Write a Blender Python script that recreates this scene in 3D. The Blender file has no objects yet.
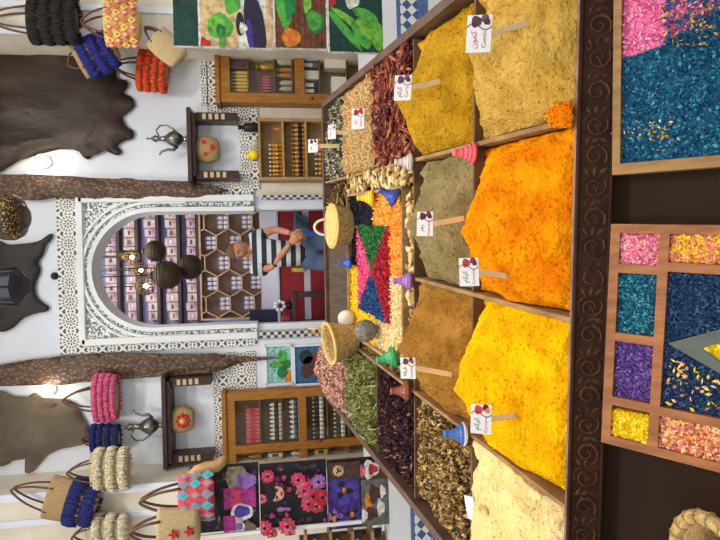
import bpy, bmesh, math, random
from mathutils import Vector, Matrix, noise, Euler
random.seed(7)
C = bpy.context.scene.collection
PI = math.pi
# ------------------------------------------------------------ camera model (720x540 frame, phone held sideways)
F = 540.0; CAMH = 1.2; PITCH = math.radians(8.5); ROLL = 0.028
FW = Vector((0, math.cos(PITCH), -math.sin(PITCH)))
_d0 = Vector((0, -math.sin(PITCH), -math.cos(PITCH))); _r0 = Vector((1, 0, 0))
RT = _r0*math.cos(ROLL) + _d0*math.sin(ROLL)
DN = _d0*math.cos(ROLL) - _r0*math.sin(ROLL)
CAM = Vector((0, 0, CAMH))
def ray(x, y): return RT*((540-y-270)/F) + DN*((x-360)/F) + FW
def P(x, y, Y):
    r = ray(x, y); return CAM + r*(Y/r.y)
def sc(Y, z=1.5):                                   # metres per pixel at a point in the plane Y
    return (Vector((0, Y, z))-CAM).dot(FW)/F
cd = bpy.data.cameras.new('camera'); cam = bpy.data.objects.new('camera', cd); C.objects.link(cam)
m = Matrix.Identity(4)
for i in range(3): m[i][0] = DN[i]; m[i][1] = RT[i]; m[i][2] = -FW[i]; m[i][3] = CAM[i]
cam.matrix_world = m; cd.sensor_width = 36; cd.lens = 27; cd.clip_start = 0.02
bpy.context.scene.camera = cam
# ------------------------------------------------------------ materials
def lin(c):
    o = []
    for v in c[:3]:
        v = v/255.0
        o.append(v/12.92 if v <= .04045 else ((v+.055)/1.055)**2.4)
    return (o[0], o[1], o[2], 1.0)
MC = {}
def mat(name, col, rough=.6, col2=None, scale=20, bump=0, bscale=None, metal=0, emit=0, detail=4, stretch=None, kind='noise', spec=.4, lo=.35, hi=.65):
    if name in MC: return MC[name]
    M = bpy.data.materials.new(name); M.use_nodes = True; nt = M.node_tree; N = nt.nodes; L = nt.links
    b = N['Principled BSDF']; b.inputs['Base Color'].default_value = lin(col); b.inputs['Roughness'].default_value = rough
    b.inputs['Metallic'].default_value = metal; b.inputs['Specular IOR Level'].default_value = spec
    if emit:
        b.inputs['Emission Color'].default_value = lin(col); b.inputs['Emission Strength'].default_value = emit
    tc = N.new('ShaderNodeTexCoord'); vec = tc.outputs['Object']
    if stretch:
        mp = N.new('ShaderNodeMapping'); mp.inputs['Scale'].default_value = stretch; L.new(vec, mp.inputs['Vector']); vec = mp.outputs['Vector']
    def tex(s):
        if kind == 'voronoi':
            t = N.new('ShaderNodeTexVoronoi'); t.inputs['Scale'].default_value = s; L.new(vec, t.inputs['Vector']); return t.outputs['Distance']
        t = N.new('ShaderNodeTexNoise'); t.inputs['Scale'].default_value = s; t.inputs['Detail'].default_value = detail; L.new(vec, t.inputs['Vector']); return t.outputs['Fac']
    if col2:
        r = N.new('ShaderNodeValToRGB'); e = r.color_ramp.elements
        e[0].color = lin(col); e[1].color = lin(col2); e[0].position = lo; e[1].position = hi
        L.new(tex(scale), r.inputs['Fac']); L.new(r.outputs['Color'], b.inputs['Base Color'])
    if bump:
        bp = N.new('ShaderNodeBump'); bp.inputs['Strength'].default_value = bump; bp.inputs['Distance'].default_value = .01
        L.new(tex(bscale or scale), bp.inputs['Height']); L.new(bp.outputs['Normal'], b.inputs['Normal'])
    MC[name] = M; return M
def glassmat():
    M = bpy.data.materials.new('cabinet_glass'); M.use_nodes = True; nt = M.node_tree; nt.nodes.clear(); N = nt.nodes; L = nt.links
    o = N.new('ShaderNodeOutputMaterial'); mx = N.new('ShaderNodeMixShader'); t = N.new('ShaderNodeBsdfTransparent'); g = N.new('ShaderNodeBsdfGlossy')
    g.inputs['Roughness'].default_value = .05; t.inputs['Color'].default_value = (.95, .96, .95, 1); mx.inputs[0].default_value = .025
    L.new(t.outputs[0], mx.inputs[1]); L.new(g.outputs[0], mx.inputs[2]); L.new(mx.outputs[0], o.inputs['Surface']); return M
GLASS = glassmat()
def mathn(nt, op, a, b=None, c=None):
    n = nt.nodes.new('ShaderNodeMath'); n.operation = op
    for i, v in enumerate((a, b, c)):
        if v is None: continue
        if isinstance(v, (int, float)): n.inputs[i].default_value = v
        else: nt.links.new(v, n.inputs[i])
    return n.outputs[0]
def lattice_mat(name, cell, light, dark):               # eight-fold star fretwork on plaster
    M = bpy.data.materials.new(name); M.use_nodes = True; nt = M.node_tree; N = nt.nodes; L = nt.links
    b = N['Principled BSDF']; b.inputs['Roughness'].default_value = .6
    g = N.new('ShaderNodeNewGeometry'); s = N.new('ShaderNodeSeparateXYZ'); L.new(g.outputs['Position'], s.inputs[0])
    def frac(o): return mathn(nt, 'SUBTRACT', mathn(nt, 'FRACT', mathn(nt, 'DIVIDE', o, cell)), .5)
    fx = frac(mathn(nt, 'ADD', s.outputs['X'], 50)); fz = frac(s.outputs['Z'])
    r = mathn(nt, 'SQRT', mathn(nt, 'ADD', mathn(nt, 'MULTIPLY', fx, fx), mathn(nt, 'MULTIPLY', fz, fz)))
    th = mathn(nt, 'ARCTAN2', fz, fx)
    w = mathn(nt, 'COSINE', mathn(nt, 'MULTIPLY', th, 8)); w2 = mathn(nt, 'COSINE', mathn(nt, 'MULTIPLY_ADD', th, 16, PI))
    petal = mathn(nt, 'MULTIPLY', mathn(nt, 'GREATER_THAN', w, .0), mathn(nt, 'MULTIPLY', mathn(nt, 'GREATER_THAN', r, .1), mathn(nt, 'LESS_THAN', r, .23)))
    ring = mathn(nt, 'MULTIPLY', mathn(nt, 'GREATER_THAN', w2, .1), mathn(nt, 'MULTIPLY', mathn(nt, 'GREATER_THAN', r, .29), mathn(nt, 'LESS_THAN', r, .40)))
    core = mathn(nt, 'LESS_THAN', r, .05)
    corner = mathn(nt, 'MULTIPLY', mathn(nt, 'GREATER_THAN', r, .47), mathn(nt, 'GREATER_THAN', w2, .0))
    d = mathn(nt, 'MINIMUM', mathn(nt, 'ADD', mathn(nt, 'ADD', petal, ring), mathn(nt, 'ADD', core, corner)), 1)
    mx = N.new('ShaderNodeMix'); mx.data_type = 'RGBA'; mx.inputs['A'].default_value = lin(light); mx.inputs['B'].default_value = lin(dark)
    L.new(d, mx.inputs['Factor']); L.new(mx.outputs['Result'], b.inputs['Base Color'])
    bp = N.new('ShaderNodeBump'); bp.inputs['Strength'].default_value = .5; bp.inputs['Distance'].default_value = .01; bp.invert = True
    L.new(d, bp.inputs['Height']); L.new(bp.outputs['Normal'], b.inputs['Normal']); return M
def check_mat(name, cell, a, bcol, diamond=True, axes='XZ'):
    M = bpy.data.materials.new(name); M.use_nodes = True; nt = M.node_tree; N = nt.nodes; L = nt.links
    b = N['Principled BSDF']; b.inputs['Roughness'].default_value = .3
    g = N.new('ShaderNodeNewGeometry'); s = N.new('ShaderNodeSeparateXYZ'); L.new(g.outputs['Position'], s.inputs[0])
    u = mathn(nt, 'ADD', s.outputs[axes[0]], 40); v = mathn(nt, 'ADD', s.outputs[axes[1]], 40)
    if diamond: u, v = mathn(nt, 'ADD', u, v), mathn(nt, 'ADD', mathn(nt, 'SUBTRACT', u, v), 30)
    k = mathn(nt, 'ADD', mathn(nt, 'FLOOR', mathn(nt, 'DIVIDE', u, cell)), mathn(nt, 'FLOOR', mathn(nt, 'DIVIDE', v, cell)))
    k = mathn(nt, 'MODULO', k, 2)
    mx = N.new('ShaderNodeMix'); mx.data_type = 'RGBA'; mx.inputs['A'].default_value = lin(a); mx.inputs['B'].default_value = lin(bcol)
    L.new(k, mx.inputs['Factor']); L.new(mx.outputs['Result'], b.inputs['Base Color']); return M
def stripe_mat(name, period, a, bcol, duty=.5, rough=.9):
    M = bpy.data.materials.new(name); M.use_nodes = True; nt = M.node_tree; N = nt.nodes; L = nt.links
    b = N['Principled BSDF']; b.inputs['Roughness'].default_value = rough
    tc = N.new('ShaderNodeTexCoord'); s = N.new('ShaderNodeSeparateXYZ'); L.new(tc.outputs['Object'], s.inputs[0])
    k = mathn(nt, 'GREATER_THAN', mathn(nt, 'FRACT', mathn(nt, 'DIVIDE', mathn(nt, 'ADD', s.outputs['Z'], 10), period)), duty)
    mx = N.new('ShaderNodeMix'); mx.data_type = 'RGBA'; mx.inputs['A'].default_value = lin(a); mx.inputs['B'].default_value = lin(bcol)
    L.new(k, mx.inputs['Factor']); L.new(mx.outputs['Result'], b.inputs['Base Color']); return M
# ------------------------------------------------------------ mesh builder
class MB:
    def __init__(s): s.v = []; s.f = []; s.m = []; s.sm = []; s.mats = []; s.T = None
    def mi(s, M):
        if M not in s.mats: s.mats.append(M)
        return s.mats.index(M)
    def add(s, vs, fs, M, smooth=False):
        o = len(s.v); i = s.mi(M)
        s.v += [(s.T @ Vector(v)) if s.T else Vector(v) for v in vs]
        for f in fs: s.f.append([o+k for k in f]); s.m.append(i); s.sm.append(smooth)
        return s
    def box(s, c, d, M, rot=None, bev=0):
        x, y, z = d[0]/2, d[1]/2, d[2]/2
        if bev:
            bm = bmesh.new(); bmesh.ops.create_cube(bm, size=1)
            for v in bm.verts: v.co = Vector((v.co.x*d[0], v.co.y*d[1], v.co.z*d[2]))
            bmesh.ops.bevel(bm, geom=bm.edges[:], offset=bev, segments=2, affect='EDGES', profile=.5)
            vs = [v.co.copy() for v in bm.verts]; bm.verts.index_update(); fs = [[v.index for v in f.verts] for f in bm.faces]; bm.free()
        else:
            vs = [Vector((sx*x, sy*y, sz*z)) for sx in (-1, 1) for sy in (-1, 1) for sz in (-1, 1)]
            fs = [(0, 1, 3, 2), (4, 6, 7, 5), (0, 4, 5, 1), (2, 3, 7, 6), (0, 2, 6, 4), (1, 5, 7, 3)]
        if rot is not None: vs = [rot @ v for v in vs]
        c = Vector(c); return s.add([v+c for v in vs], fs, M)
    def obox(s, o, ax, ay, az, M):                      # box from a corner and three edge vectors
        o = Vector(o); vs = [o+ax*i+ay*j+az*k for i in (0, 1) for j in (0, 1) for k in (0, 1)]
        return s.add(vs, [(0, 1, 3, 2), (4, 6, 7, 5), (0, 4, 5, 1), (2, 3, 7, 6), (0, 2, 6, 4), (1, 5, 7, 3)], M)
    def tube(s, pts, rad, M, seg=8, cap=True, closed=False):
        pts = [Vector(p) for p in pts]; n = len(pts); R = rad if isinstance(rad, (list, tuple)) else [rad]*n
        vs = []; prev = None
        for i, p in enumerate(pts):
            a = pts[(i-1) % n] if (i > 0 or closed) else p; b = pts[(i+1) % n] if (i < n-1 or closed) else p
            t = (b-a)
            if t.length < 1e-9: t = Vector((0, 0, 1))
            t.normalize()
            if prev is None:
                u = t.orthogonal().normalized()
            else:
                u = prev - t*prev.dot(t)
                if u.length < 1e-6: u = t.orthogonal()
                u.normalize()
            prev = u; w = t.cross(u)
            for k in range(seg):
                q = 2*PI*k/seg; vs.append(p+(u*math.cos(q)+w*math.sin(q))*R[i])
        fs = []
        for i in range(n if closed else n-1):
            j = (i+1) % n
            for k in range(seg): fs.append((i*seg+k, i*seg+(k+1) % seg, j*seg+(k+1) % seg, j*seg+k))
        if cap and not closed: fs.append(list(range(seg))[::-1]); fs.append([(n-1)*seg+k for k in range(seg)])
        return s.add(vs, fs, M, True)
    def lathe(s, prof, M, o=(0, 0, 0), seg=20, sx=1, sy=1, axis=None, smooth=True):
        o = Vector(o); vs = []; fs = []; n = len(prof)
        q = axis if axis is not None else Matrix.Identity(3)
        for r, z in prof:
            for k in range(seg):
                a = 2*PI*k/seg; vs.append(o + q @ Vector((r*math.cos(a)*sx, r*math.sin(a)*sy, z)))
        for i in range(n-1):
            for k in range(seg): fs.append((i*seg+k, i*seg+(k+1) % seg, (i+1)*seg+(k+1) % seg, (i+1)*seg+k))
        if prof[0][0] > 1e-6: fs.append(list(range(seg))[::-1])
        if prof[-1][0] > 1e-6: fs.append([(n-1)*seg+k for k in range(seg)])
        return s.add(vs, fs, M, smooth)
    def ball(s, c, r, M, seg=12, rings=8, scl=(1, 1, 1)):
        prof = [(math.sin(PI*i/rings)*r+1e-7, -math.cos(PI*i/rings)*r*scl[2]) for i in range(rings+1)]
        return s.lathe(prof, M, c, seg, scl[0], scl[1])
    def prism(s, pts, ext, M):                          # planar outline extruded along a vector
        n = len(pts); pts = [Vector(p) for p in pts]; ext = Vector(ext)
        return s.add(pts+[p+ext for p in pts], [list(range(n))[::-1], [n+i for i in range(n)]]+[(i, (i+1) % n, n+(i+1) % n, n+i) for i in range(n)], M)
    def grid(s, nx, ny, fn, M, smooth=True):
        vs = [fn(i/nx, j/ny) for j in range(ny+1) for i in range(nx+1)]
        fs = [(j*(nx+1)+i, j*(nx+1)+i+1, (j+1)*(nx+1)+i+1, (j+1)*(nx+1)+i) for j in range(ny) for i in range(nx)]
        return s.add(vs, fs, M, smooth)
    def chip(s, p, L, w, M, q=None, flat=.4):           # small solid flake or grain (six-sided)
        q = q or Euler((random.uniform(0, 6.3), random.uniform(0, 6.3), random.uniform(0, 6.3))).to_matrix()
        t = w*flat; p = Vector(p)
        vs = [p+q @ Vector(v) for v in ((-L/2, 0, 0), (L/2, 0, 0), (0, w/2, 0), (0, -w/2, 0), (0, 0, t/2), (0, 0, -t/2))]
        return s.add(vs, [(0, 2, 4), (2, 1, 4), (1, 3, 4), (3, 0, 4), (2, 0, 5), (1, 2, 5), (3, 1, 5), (0, 3, 5)], M)
    def build(s, name, parent=None, loc=None):
        me = bpy.data.meshes.new(name); base = Vector((0, 0, 0))
        if parent is not None: base = world(parent)
        elif loc is not None: base = Vector(loc)
        elif s.v:
            base = Vector(((min(v.x for v in s.v)+max(v.x for v in s.v))/2, (min(v.y for v in s.v)+max(v.y for v in s.v))/2, min(v.z for v in s.v)))
        me.from_pydata([v-base for v in s.v], [], s.f)
        for M in s.mats: me.materials.append(M)
        me.polygons.foreach_set('material_index', s.m); me.polygons.foreach_set('use_smooth', s.sm); me.update()
        o = bpy.data.objects.new(name, me); C.objects.link(o)
        if parent is not None: o.parent = parent
        else: o.location = base
        return o
def world(o):
    p = Vector(o.location)
    while o.parent is not None: o = o.parent; p += Vector(o.location)
    return p
def tag(o, label=None, cat=None, group=None, kind=None):
    if label: o['label'] = label
    if cat: o['category'] = cat
    if group: o['group'] = group
    if kind: o['kind'] = kind
    return o
def thing(name, label, cat, loc=(0, 0, 0), group=None, kind=None):
    o = bpy.data.objects.new(name, None); o.empty_display_size = .05; C.objects.link(o); o.location = loc
    return tag(o, label, cat, group, kind)
def struct(mb, name, label=None):
    return tag(mb.build(name), label, None, None, 'structure')
def dup(o, loc=None, label=None, group=None, rot=None, scale=None, parent=None):
    c = o.copy(); C.objects.link(c)
    if parent is not None: c.parent = parent
    if loc is not None: c.location = loc
    if rot is not None: c.rotation_euler = rot
    if scale is not None: c.scale = (scale,)*3 if isinstance(scale, (int, float)) else scale
    if label: c['label'] = label
    if group: c['group'] = group
    for ch in [k for k in ALLCH(o)]: dup(ch, parent=c)
    return c
def ALLCH(o): return [k for k in bpy.data.objects if k.parent == o]
def pxbox(mb, x0, y0, x1, y1, Y0, Y1, M, bev=0):        # upright box whose front face covers a pixel rectangle in the plane Y0
    c = P((x0+x1)/2, (y0+y1)/2, Y0); k = (c-CAM).dot(FW)/F
    mb.box((c.x, (Y0+Y1)/2, c.z), (abs(y1-y0)*k, abs(Y1-Y0), abs(x1-x0)*k), M, bev=bev); return mb
def fbm(x, y, z=0, o=4): return noise.fractal(Vector((x, y, z)), 1.0, 2.0, o)
def text_mesh(mb, s, size, M, o, ax, ay, az, align='LEFT', bold=0):
    cu = bpy.data.curves.new('lettering', 'FONT'); cu.body = s; cu.size = size; cu.align_x = align; cu.extrude = .0003; cu.resolution_u = 3; cu.offset = bold
    ob = bpy.data.objects.new('lettering', cu); C.objects.link(ob)
    dg = bpy.context.evaluated_depsgraph_get(); me = bpy.data.meshes.new_from_object(ob.evaluated_get(dg))
    mb.add([Vector(o)+ax*v.co.x+ay*v.co.y+az*v.co.z for v in me.vertices], [list(p.vertices) for p in me.polygons], M)
    bpy.data.objects.remove(ob); bpy.data.meshes.remove(me)
# ------------------------------------------------------------ table frame: a to the right, b up the slope, n off the slope
TD = ray(186, 218).normalized(); TH = Vector((TD.x, TD.y, 0)).normalized(); TR = Vector((TH.y, -TH.x, 0)); TN = TR.cross(TD).normalized()
TO = CAM + ray(571, 320)*1.1
def T(a, b, n=0): return TO + TR*a + TD*b + TN*n
def TP(x, y, n=0):                                      # pixel -> (a, b) on the slope at offset n
    r = ray(x, y); o = TO+TN*n; k = (o-CAM).dot(TN)/r.dot(TN); q = CAM+r*k-o
    return q.dot(TR), q.dot(TD)
# ------------------------------------------------------------ shared materials
WHITE = mat('limewash', (214, 220, 230), .55, (224, 229, 236), 3, .06, 30)
CREAM = mat('cream_paint', (226, 218, 200), .6, (212, 202, 182), 4)
PLAST = mat('carved_plaster_plain', (226, 230, 232), .6, bump=.1, scale=60)
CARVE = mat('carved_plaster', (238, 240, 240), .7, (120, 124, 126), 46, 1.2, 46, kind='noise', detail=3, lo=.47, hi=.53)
LATT = lattice_mat('star_fretwork', .175, (230, 229, 224), (70, 70, 70))
DARKW = mat('dark_walnut', (46, 28, 20), .4, (66, 40, 27), 12, .15, 40, stretch=(1, 1, 6))
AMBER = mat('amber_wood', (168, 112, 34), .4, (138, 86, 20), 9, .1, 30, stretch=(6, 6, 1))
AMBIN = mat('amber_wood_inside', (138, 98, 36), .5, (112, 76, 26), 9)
OAK = mat('pale_oak', (176, 142, 92), .5, (146, 114, 70), 10, .1, 30, stretch=(5, 1, 1))
HEXW = mat('honeycomb_wood', (214, 184, 152), .5, (190, 156, 124), 10)
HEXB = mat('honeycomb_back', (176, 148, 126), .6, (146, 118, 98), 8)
BRASS = mat('aged_brass', (120, 96, 58), .35, (64, 52, 40), 160, .5, 120, metal=.7, kind='voronoi', lo=.2, hi=.5)
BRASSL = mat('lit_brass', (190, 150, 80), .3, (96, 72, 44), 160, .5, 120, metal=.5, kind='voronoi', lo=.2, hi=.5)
SILVER = mat('engraved_silver', (150, 146, 138), .22, (92, 88, 84), 90, .3, 90, metal=.9)
CORD = mat('dark_cord', (52, 46, 40), .8)
LEATHER = mat('brown_leather_strap', (96, 62, 44), .6)
STRAW = mat('woven_straw', (196, 168, 118), .8, (150, 120, 76), 120, .8, 120, stretch=(1, 1, 3))
BULB = mat('lamp_bulb', (255, 232, 190), .4, emit=14)
GOLD = mat('gold_cap', (190, 150, 60), .3, metal=.7)
WH = mat('white_card', (236, 236, 236), .5); BLACKP = mat('black_plastic', (22, 22, 24), .35)
def col(name, c, rough=.6): return mat(name, c, rough)
# ------------------------------------------------------------ room shell
WY = 5.2
mb = MB(); mb.box((0, 3.4, -.05), (7.4, 9.6, .1), mat('stone_floor', (150, 140, 126), .4, (126, 116, 104), 6)); struct(mb, 'floor', 'stone tiled shop floor')
mb = MB(); mb.box((0, 2.4, 4.45), (7.4, 7.6, .1), WHITE); struct(mb, 'ceiling', 'white ceiling')
for s, nm in ((-1, 'wall_left'), (1, 'wall_right')):
    mb = MB(); mb.box((s*2.75, 2.4, 2.2), (.1, 5.9, 4.4), WHITE); struct(mb, nm, 'white side wall of the shop')
# back wall with the arched opening
ax0, ax1 = P(200, 326, WY).x, P(200, 211, WY).x
acx = (ax0+ax1)/2; arad = (ax1-ax0)/2; asp = P(93, 270, WY).z-arad
def archpts(r, n=28, base=0.0): return [Vector((acx+r, 0, base))]+[Vector((acx+r*math.cos(PI*i/n), 0, asp+r*math.sin(PI*i/n))) for i in range(n+1)]+[Vector((acx-r, 0, base))]
def archband(mb, r0, r1, Y0, Y1, M, n=28, base=0.0):
    a = archpts(r0, n, base); b = archpts(r1, n, base); k = len(a); e = Vector((0, Y0, 0)); g = Vector((0, Y1, 0))
    vs = [p+e for p in a]+[p+e for p in b]+[p+g for p in b]+[p+g for p in a]
    fs = []
    for i in range(k-1):
        for q in range(4): fs.append((q*k+i, q*k+i+1, ((q+1) % 4)*k+i+1, ((q+1) % 4)*k+i))
    fs += [(0, k, 2*k, 3*k), (k-1, 4*k-1, 3*k-1, 2*k-1)]
    mb.add(vs, fs, M)
def spandrel(mb, r, hx0, hx1, top, Y0, Y1, M, n=28, base=0.0):
    a = archpts(r, n, base); k = len(a)
    out = []
    for i, p in enumerate(a):
        if i == 0: out.append(Vector((hx1, 0, base)))
        elif i == k-1: out.append(Vector((hx0, 0, base)))
        else:
            d = Vector((p.x-acx, 0, p.z-asp)); d.normalize()
            t = 1e9
            if d.x > 1e-6: t = min(t, (hx1-acx)/d.x)
            if d.x < -1e-6: t = min(t, (hx0-acx)/d.x)
            if d.z > 1e-6: t = min(t, (top-asp)/d.z)
            out.append(Vector((acx, 0, asp))+d*t)
    # push the two nearest directions to the true corners
    for cx_, sgn in ((hx1, 1), (hx0, -1)):
        best = min(range(1, k-1), key=lambda i: (out[i]-Vector((cx_, 0, top))).length); out[best] = Vector((cx_, 0, top))
    e = Vector((0, Y0, 0)); g = Vector((0, Y1, 0)); vs = [p+e for p in a]+[p+e for p in out]+[p+g for p in out]+[p+g for p in a]; fs = []
    for i in range(k-1):
        for q in range(4): fs.append((q*k+i, q*k+i+1, ((q+1) % 4)*k+i+1, ((q+1) % 4)*k+i))
    mb.add(vs, fs, M)
mb = MB(); W0, W1 = -2.7, 2.7; TOP = 4.4
spandrel(mb, arad+.005, W0, W1, TOP, WY, WY+.14, WHITE); struct(mb, 'wall_back', 'white back wall with a tall arched opening')
# plaster surround of the arch: mouldings, carved spandrels, frame, fretwork border
fx0, fx1, ftop = P(84, 342, WY).x, P(82, 200, WY).x, P(82, 270, WY).z
fbot = P(256, 270, WY).z
mb = MB(); archband(mb, arad-.01, arad+.03, WY-.07, WY+.2, PLAST, base=fbot)
archband(mb, arad+.065, arad+.09, WY-.055, WY, PLAST, base=asp-.3)
archband(mb, arad+.12, arad+.135, WY-.05, WY, PLAST, base=asp-.3)
struct(mb, 'trim_1', 'white plaster mouldings round the arch')
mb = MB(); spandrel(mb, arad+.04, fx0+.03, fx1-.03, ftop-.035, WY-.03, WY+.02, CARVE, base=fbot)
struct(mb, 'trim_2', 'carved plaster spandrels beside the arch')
mb = MB()
for x0, x1, z0, z1 in ((fx0-.02, fx1+.02, ftop-.035, ftop+.02), (fx0-.03, fx0+.03, fbot, ftop), (fx1-.03, fx1+.03, fbot, ftop)):
    mb.box(((x0+x1)/2, WY-.025, (z0+z1)/2), (x1-x0, .09, z1-z0), PLAST, bev=.006)
struct(mb, 'trim_3', 'plain white plaster frame round the arch')
mb = MB(); lx0, lx1, lt = P(70, 354, WY).x, P(70, 186, WY).x, P(59, 270, WY).z
mb.box(((lx0+lx1)/2, WY-.008, (ftop+.02+lt)/2), (lx1-lx0, .03, lt-ftop-.02), LATT)
mb.box(((lx0+fx0-.03)/2, WY-.008, (fbot+ftop+.02)/2), (fx0-.03-lx0, .03, ftop+.02-fbot), LATT)
mb.box(((lx1+fx1+.03)/2, WY-.008, (fbot+ftop+.02)/2), (lx1-fx1-.03, .03, ftop+.02-fbot), LATT)
struct(mb, 'trim_4', 'star fretwork border round the arch frame')
mb = MB()
for y0, y1, x0, x1 in ((45, 190, 208, 258), (45, 106, 201, 207.8), (352, 478, 211, 257)):
    a, b = P((x0+x1)/2, y1, WY), P((x0+x1)/2, y0, WY); z1, z0 = P(x0, (y0+y1)/2, WY).z, P(x1, (y0+y1)/2, WY).z
    mb.box(((a.x+b.x)/2, WY-.006, (z0+z1)/2), (b.x-a.x, .02, z1-z0), LATT)
struct(mb, 'trim_5', 'star fretwork dado above the shelves')
CHK = check_mat('chequered_tile', .035, (205, 205, 205), (58, 58, 66), False)
mb = MB()
for y0, y1, x0, x1 in ((195, 199, 262, 328), (330, 337, 260, 328)): pxbox(mb, x0, y0, x1, y1, WY-.05, WY+.1, CHK)
struct(mb, 'trim_6', 'thin chequered tile edging down both sides of the doorway')
# room seen through the arch
LILAC = mat('lilac_wall', (150, 150, 196), .6, (172, 168, 206), 2)
mb = MB(); mb.box((.1, 7.55, 1.8), (3.6, .1, 3.7), LILAC); struct(mb, 'wall_alcove', 'lilac back wall of the room behind the arch')
for s in (-1, 1):
    mb = MB(); mb.box((.1+s*1.75, 6.42, 1.8), (.1, 2.16, 3.7), WHITE); struct(mb, 'wall_alcove_'+('left' if s < 0 else 'right'), 'side wall of the room behind the arch')
mb = MB(); mb.box((.1, 6.42, 3.62), (3.6, 2.16, .08), WHITE); struct(mb, 'ceiling_alcove', 'ceiling of the room behind the arch')
# corner piers
for s, ye, nm in ((-1, 482, 'left'), (1, 40, 'right')):
    xe = P(150, ye, 4.75).x; mb = MB(); w = 2.7-abs(xe)
    mb.box((s*(abs(xe)+w/2), 4.97, 2.2), (w, .46, 4.4), CREAM)
    mb.box((s*(abs(xe)+.03), 4.73, 2.2), (.06, .03, 4.4), WHITE)
    mb.box((s*(abs(xe)+.24), 4.73, 2.2), (.05, .03, 4.4), WHITE)
    struct(mb, 'trim_'+('7' if s < 0 else '8'), 'cream painted corner pier with white mouldings')
# tiled benches at both sides of the table
TILE = check_mat('blue_diamond_tile', .062, (222, 224, 226), (66, 92, 132), True)
BLUET = mat('blue_tile', (70, 96, 150), .3, (92, 118, 168), 30)
WTILE = mat('white_tile', (224, 228, 232), .3)
for s, nm in ((-1, 'trim_9'), (1, 'trim_10')):
    mb = MB(); xa, xb = (1.3, 2.68) if s > 0 else (1.25, 2.68)
    zs = [0, .1, .255, .32, .43, .455, .585]; ms = [BLUET, WTILE, BLUET, TILE, BLUET, WTILE]
    if s > 0: zs[-1] = .54
    for i, M in enumerate(ms): mb.box((s*(xa+xb)/2, 3.7, (zs[i]+zs[i+1])/2), (xb-xa, 1.0, zs[i+1]-zs[i]), M)
    struct(mb, nm, 'white and blue tiled bench along the side wall')
# ------------------------------------------------------------ spice display table
CELL = .4
BOARD = mat('stand_board', (98, 70, 46), .7, (66, 46, 30), 8, .2, 40, stretch=(8, 1, 1))
DIV = mat('divider_wood', (160, 126, 80), .75, (124, 92, 56), 14, .15, 40)
DIVD = mat('divider_shaded', (112, 84, 52), .8, (82, 58, 36), 14)  # cross dividers darkened: shade of the recesses put into the colour
RIM = mat('rim_wood', (84, 62, 52), .5, (104, 80, 66), 14, .1, 40)
MOULD = mat('carved_moulding', (64, 36, 22), .55, (44, 25, 15), 20, .15, 60, spec=.15)
PANEL = mat('front_panel_wood', (48, 30, 18), .6, (41, 26, 15), 5, .05, 60, spec=.12)
RELIEF = mat('carved_relief_wood', (94, 60, 30), .5, (52, 30, 18), 30, spec=.2)
st = thing('spice_display_table', 'large sloping wooden display table divided into square spice compartments with a carved front edge', 'table', T(0, 1.0, -.5)*1.0)
st.location = (TO.x, TO.y+.9, 0)
DEP = .085
mb = MB(); mb.obox(T(-.83, -.03, -DEP-.03), TR*1.66, TD*2.06, TN*.03, BOARD); mb.build('tray_base', st)
for s in (-1, 1):
    mb = MB(); mb.obox(T(s*.8-(.03 if s < 0 else 0), -.03, -DEP), TR*.03, TD*2.06, TN*(DEP+.012), RIM); mb.build('side_rim', st)
mb = MB(); mb.obox(T(-.83, 2.0, -DEP), TR*1.66, TD*.03, TN*(DEP+.012), RIM); mb.build('back_rim', st)
mb = MB(); mb.obox(T(-.83, -.008, -DEP), TR*1.66, TD*.008, TN*(DEP+.004), mat('front_rim_wood', (142, 112, 90), .7, (104, 76, 62), 20)); mb.build('front_rim', st)
for j in (-1, 0, 1):
    b1 = 2.0 if j else .8
    mb = MB(); mb.obox(T(j*CELL-.0055, 0, -DEP), TR*.011, TD*b1, TN*(DEP+.004), DIV); mb.build('long_divider', st)
for k in (1, 2, 3, 4):
    for j in range(-2, 2):
        if k == 3 and j in (-1, 0): continue
        mb = MB(); mb.obox(T(j*CELL+.007, k*CELL-.006, -DEP), TR*(CELL-.014), TD*.008, TN*DEP, DIVD); mb.build('cross_divider', st)
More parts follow.
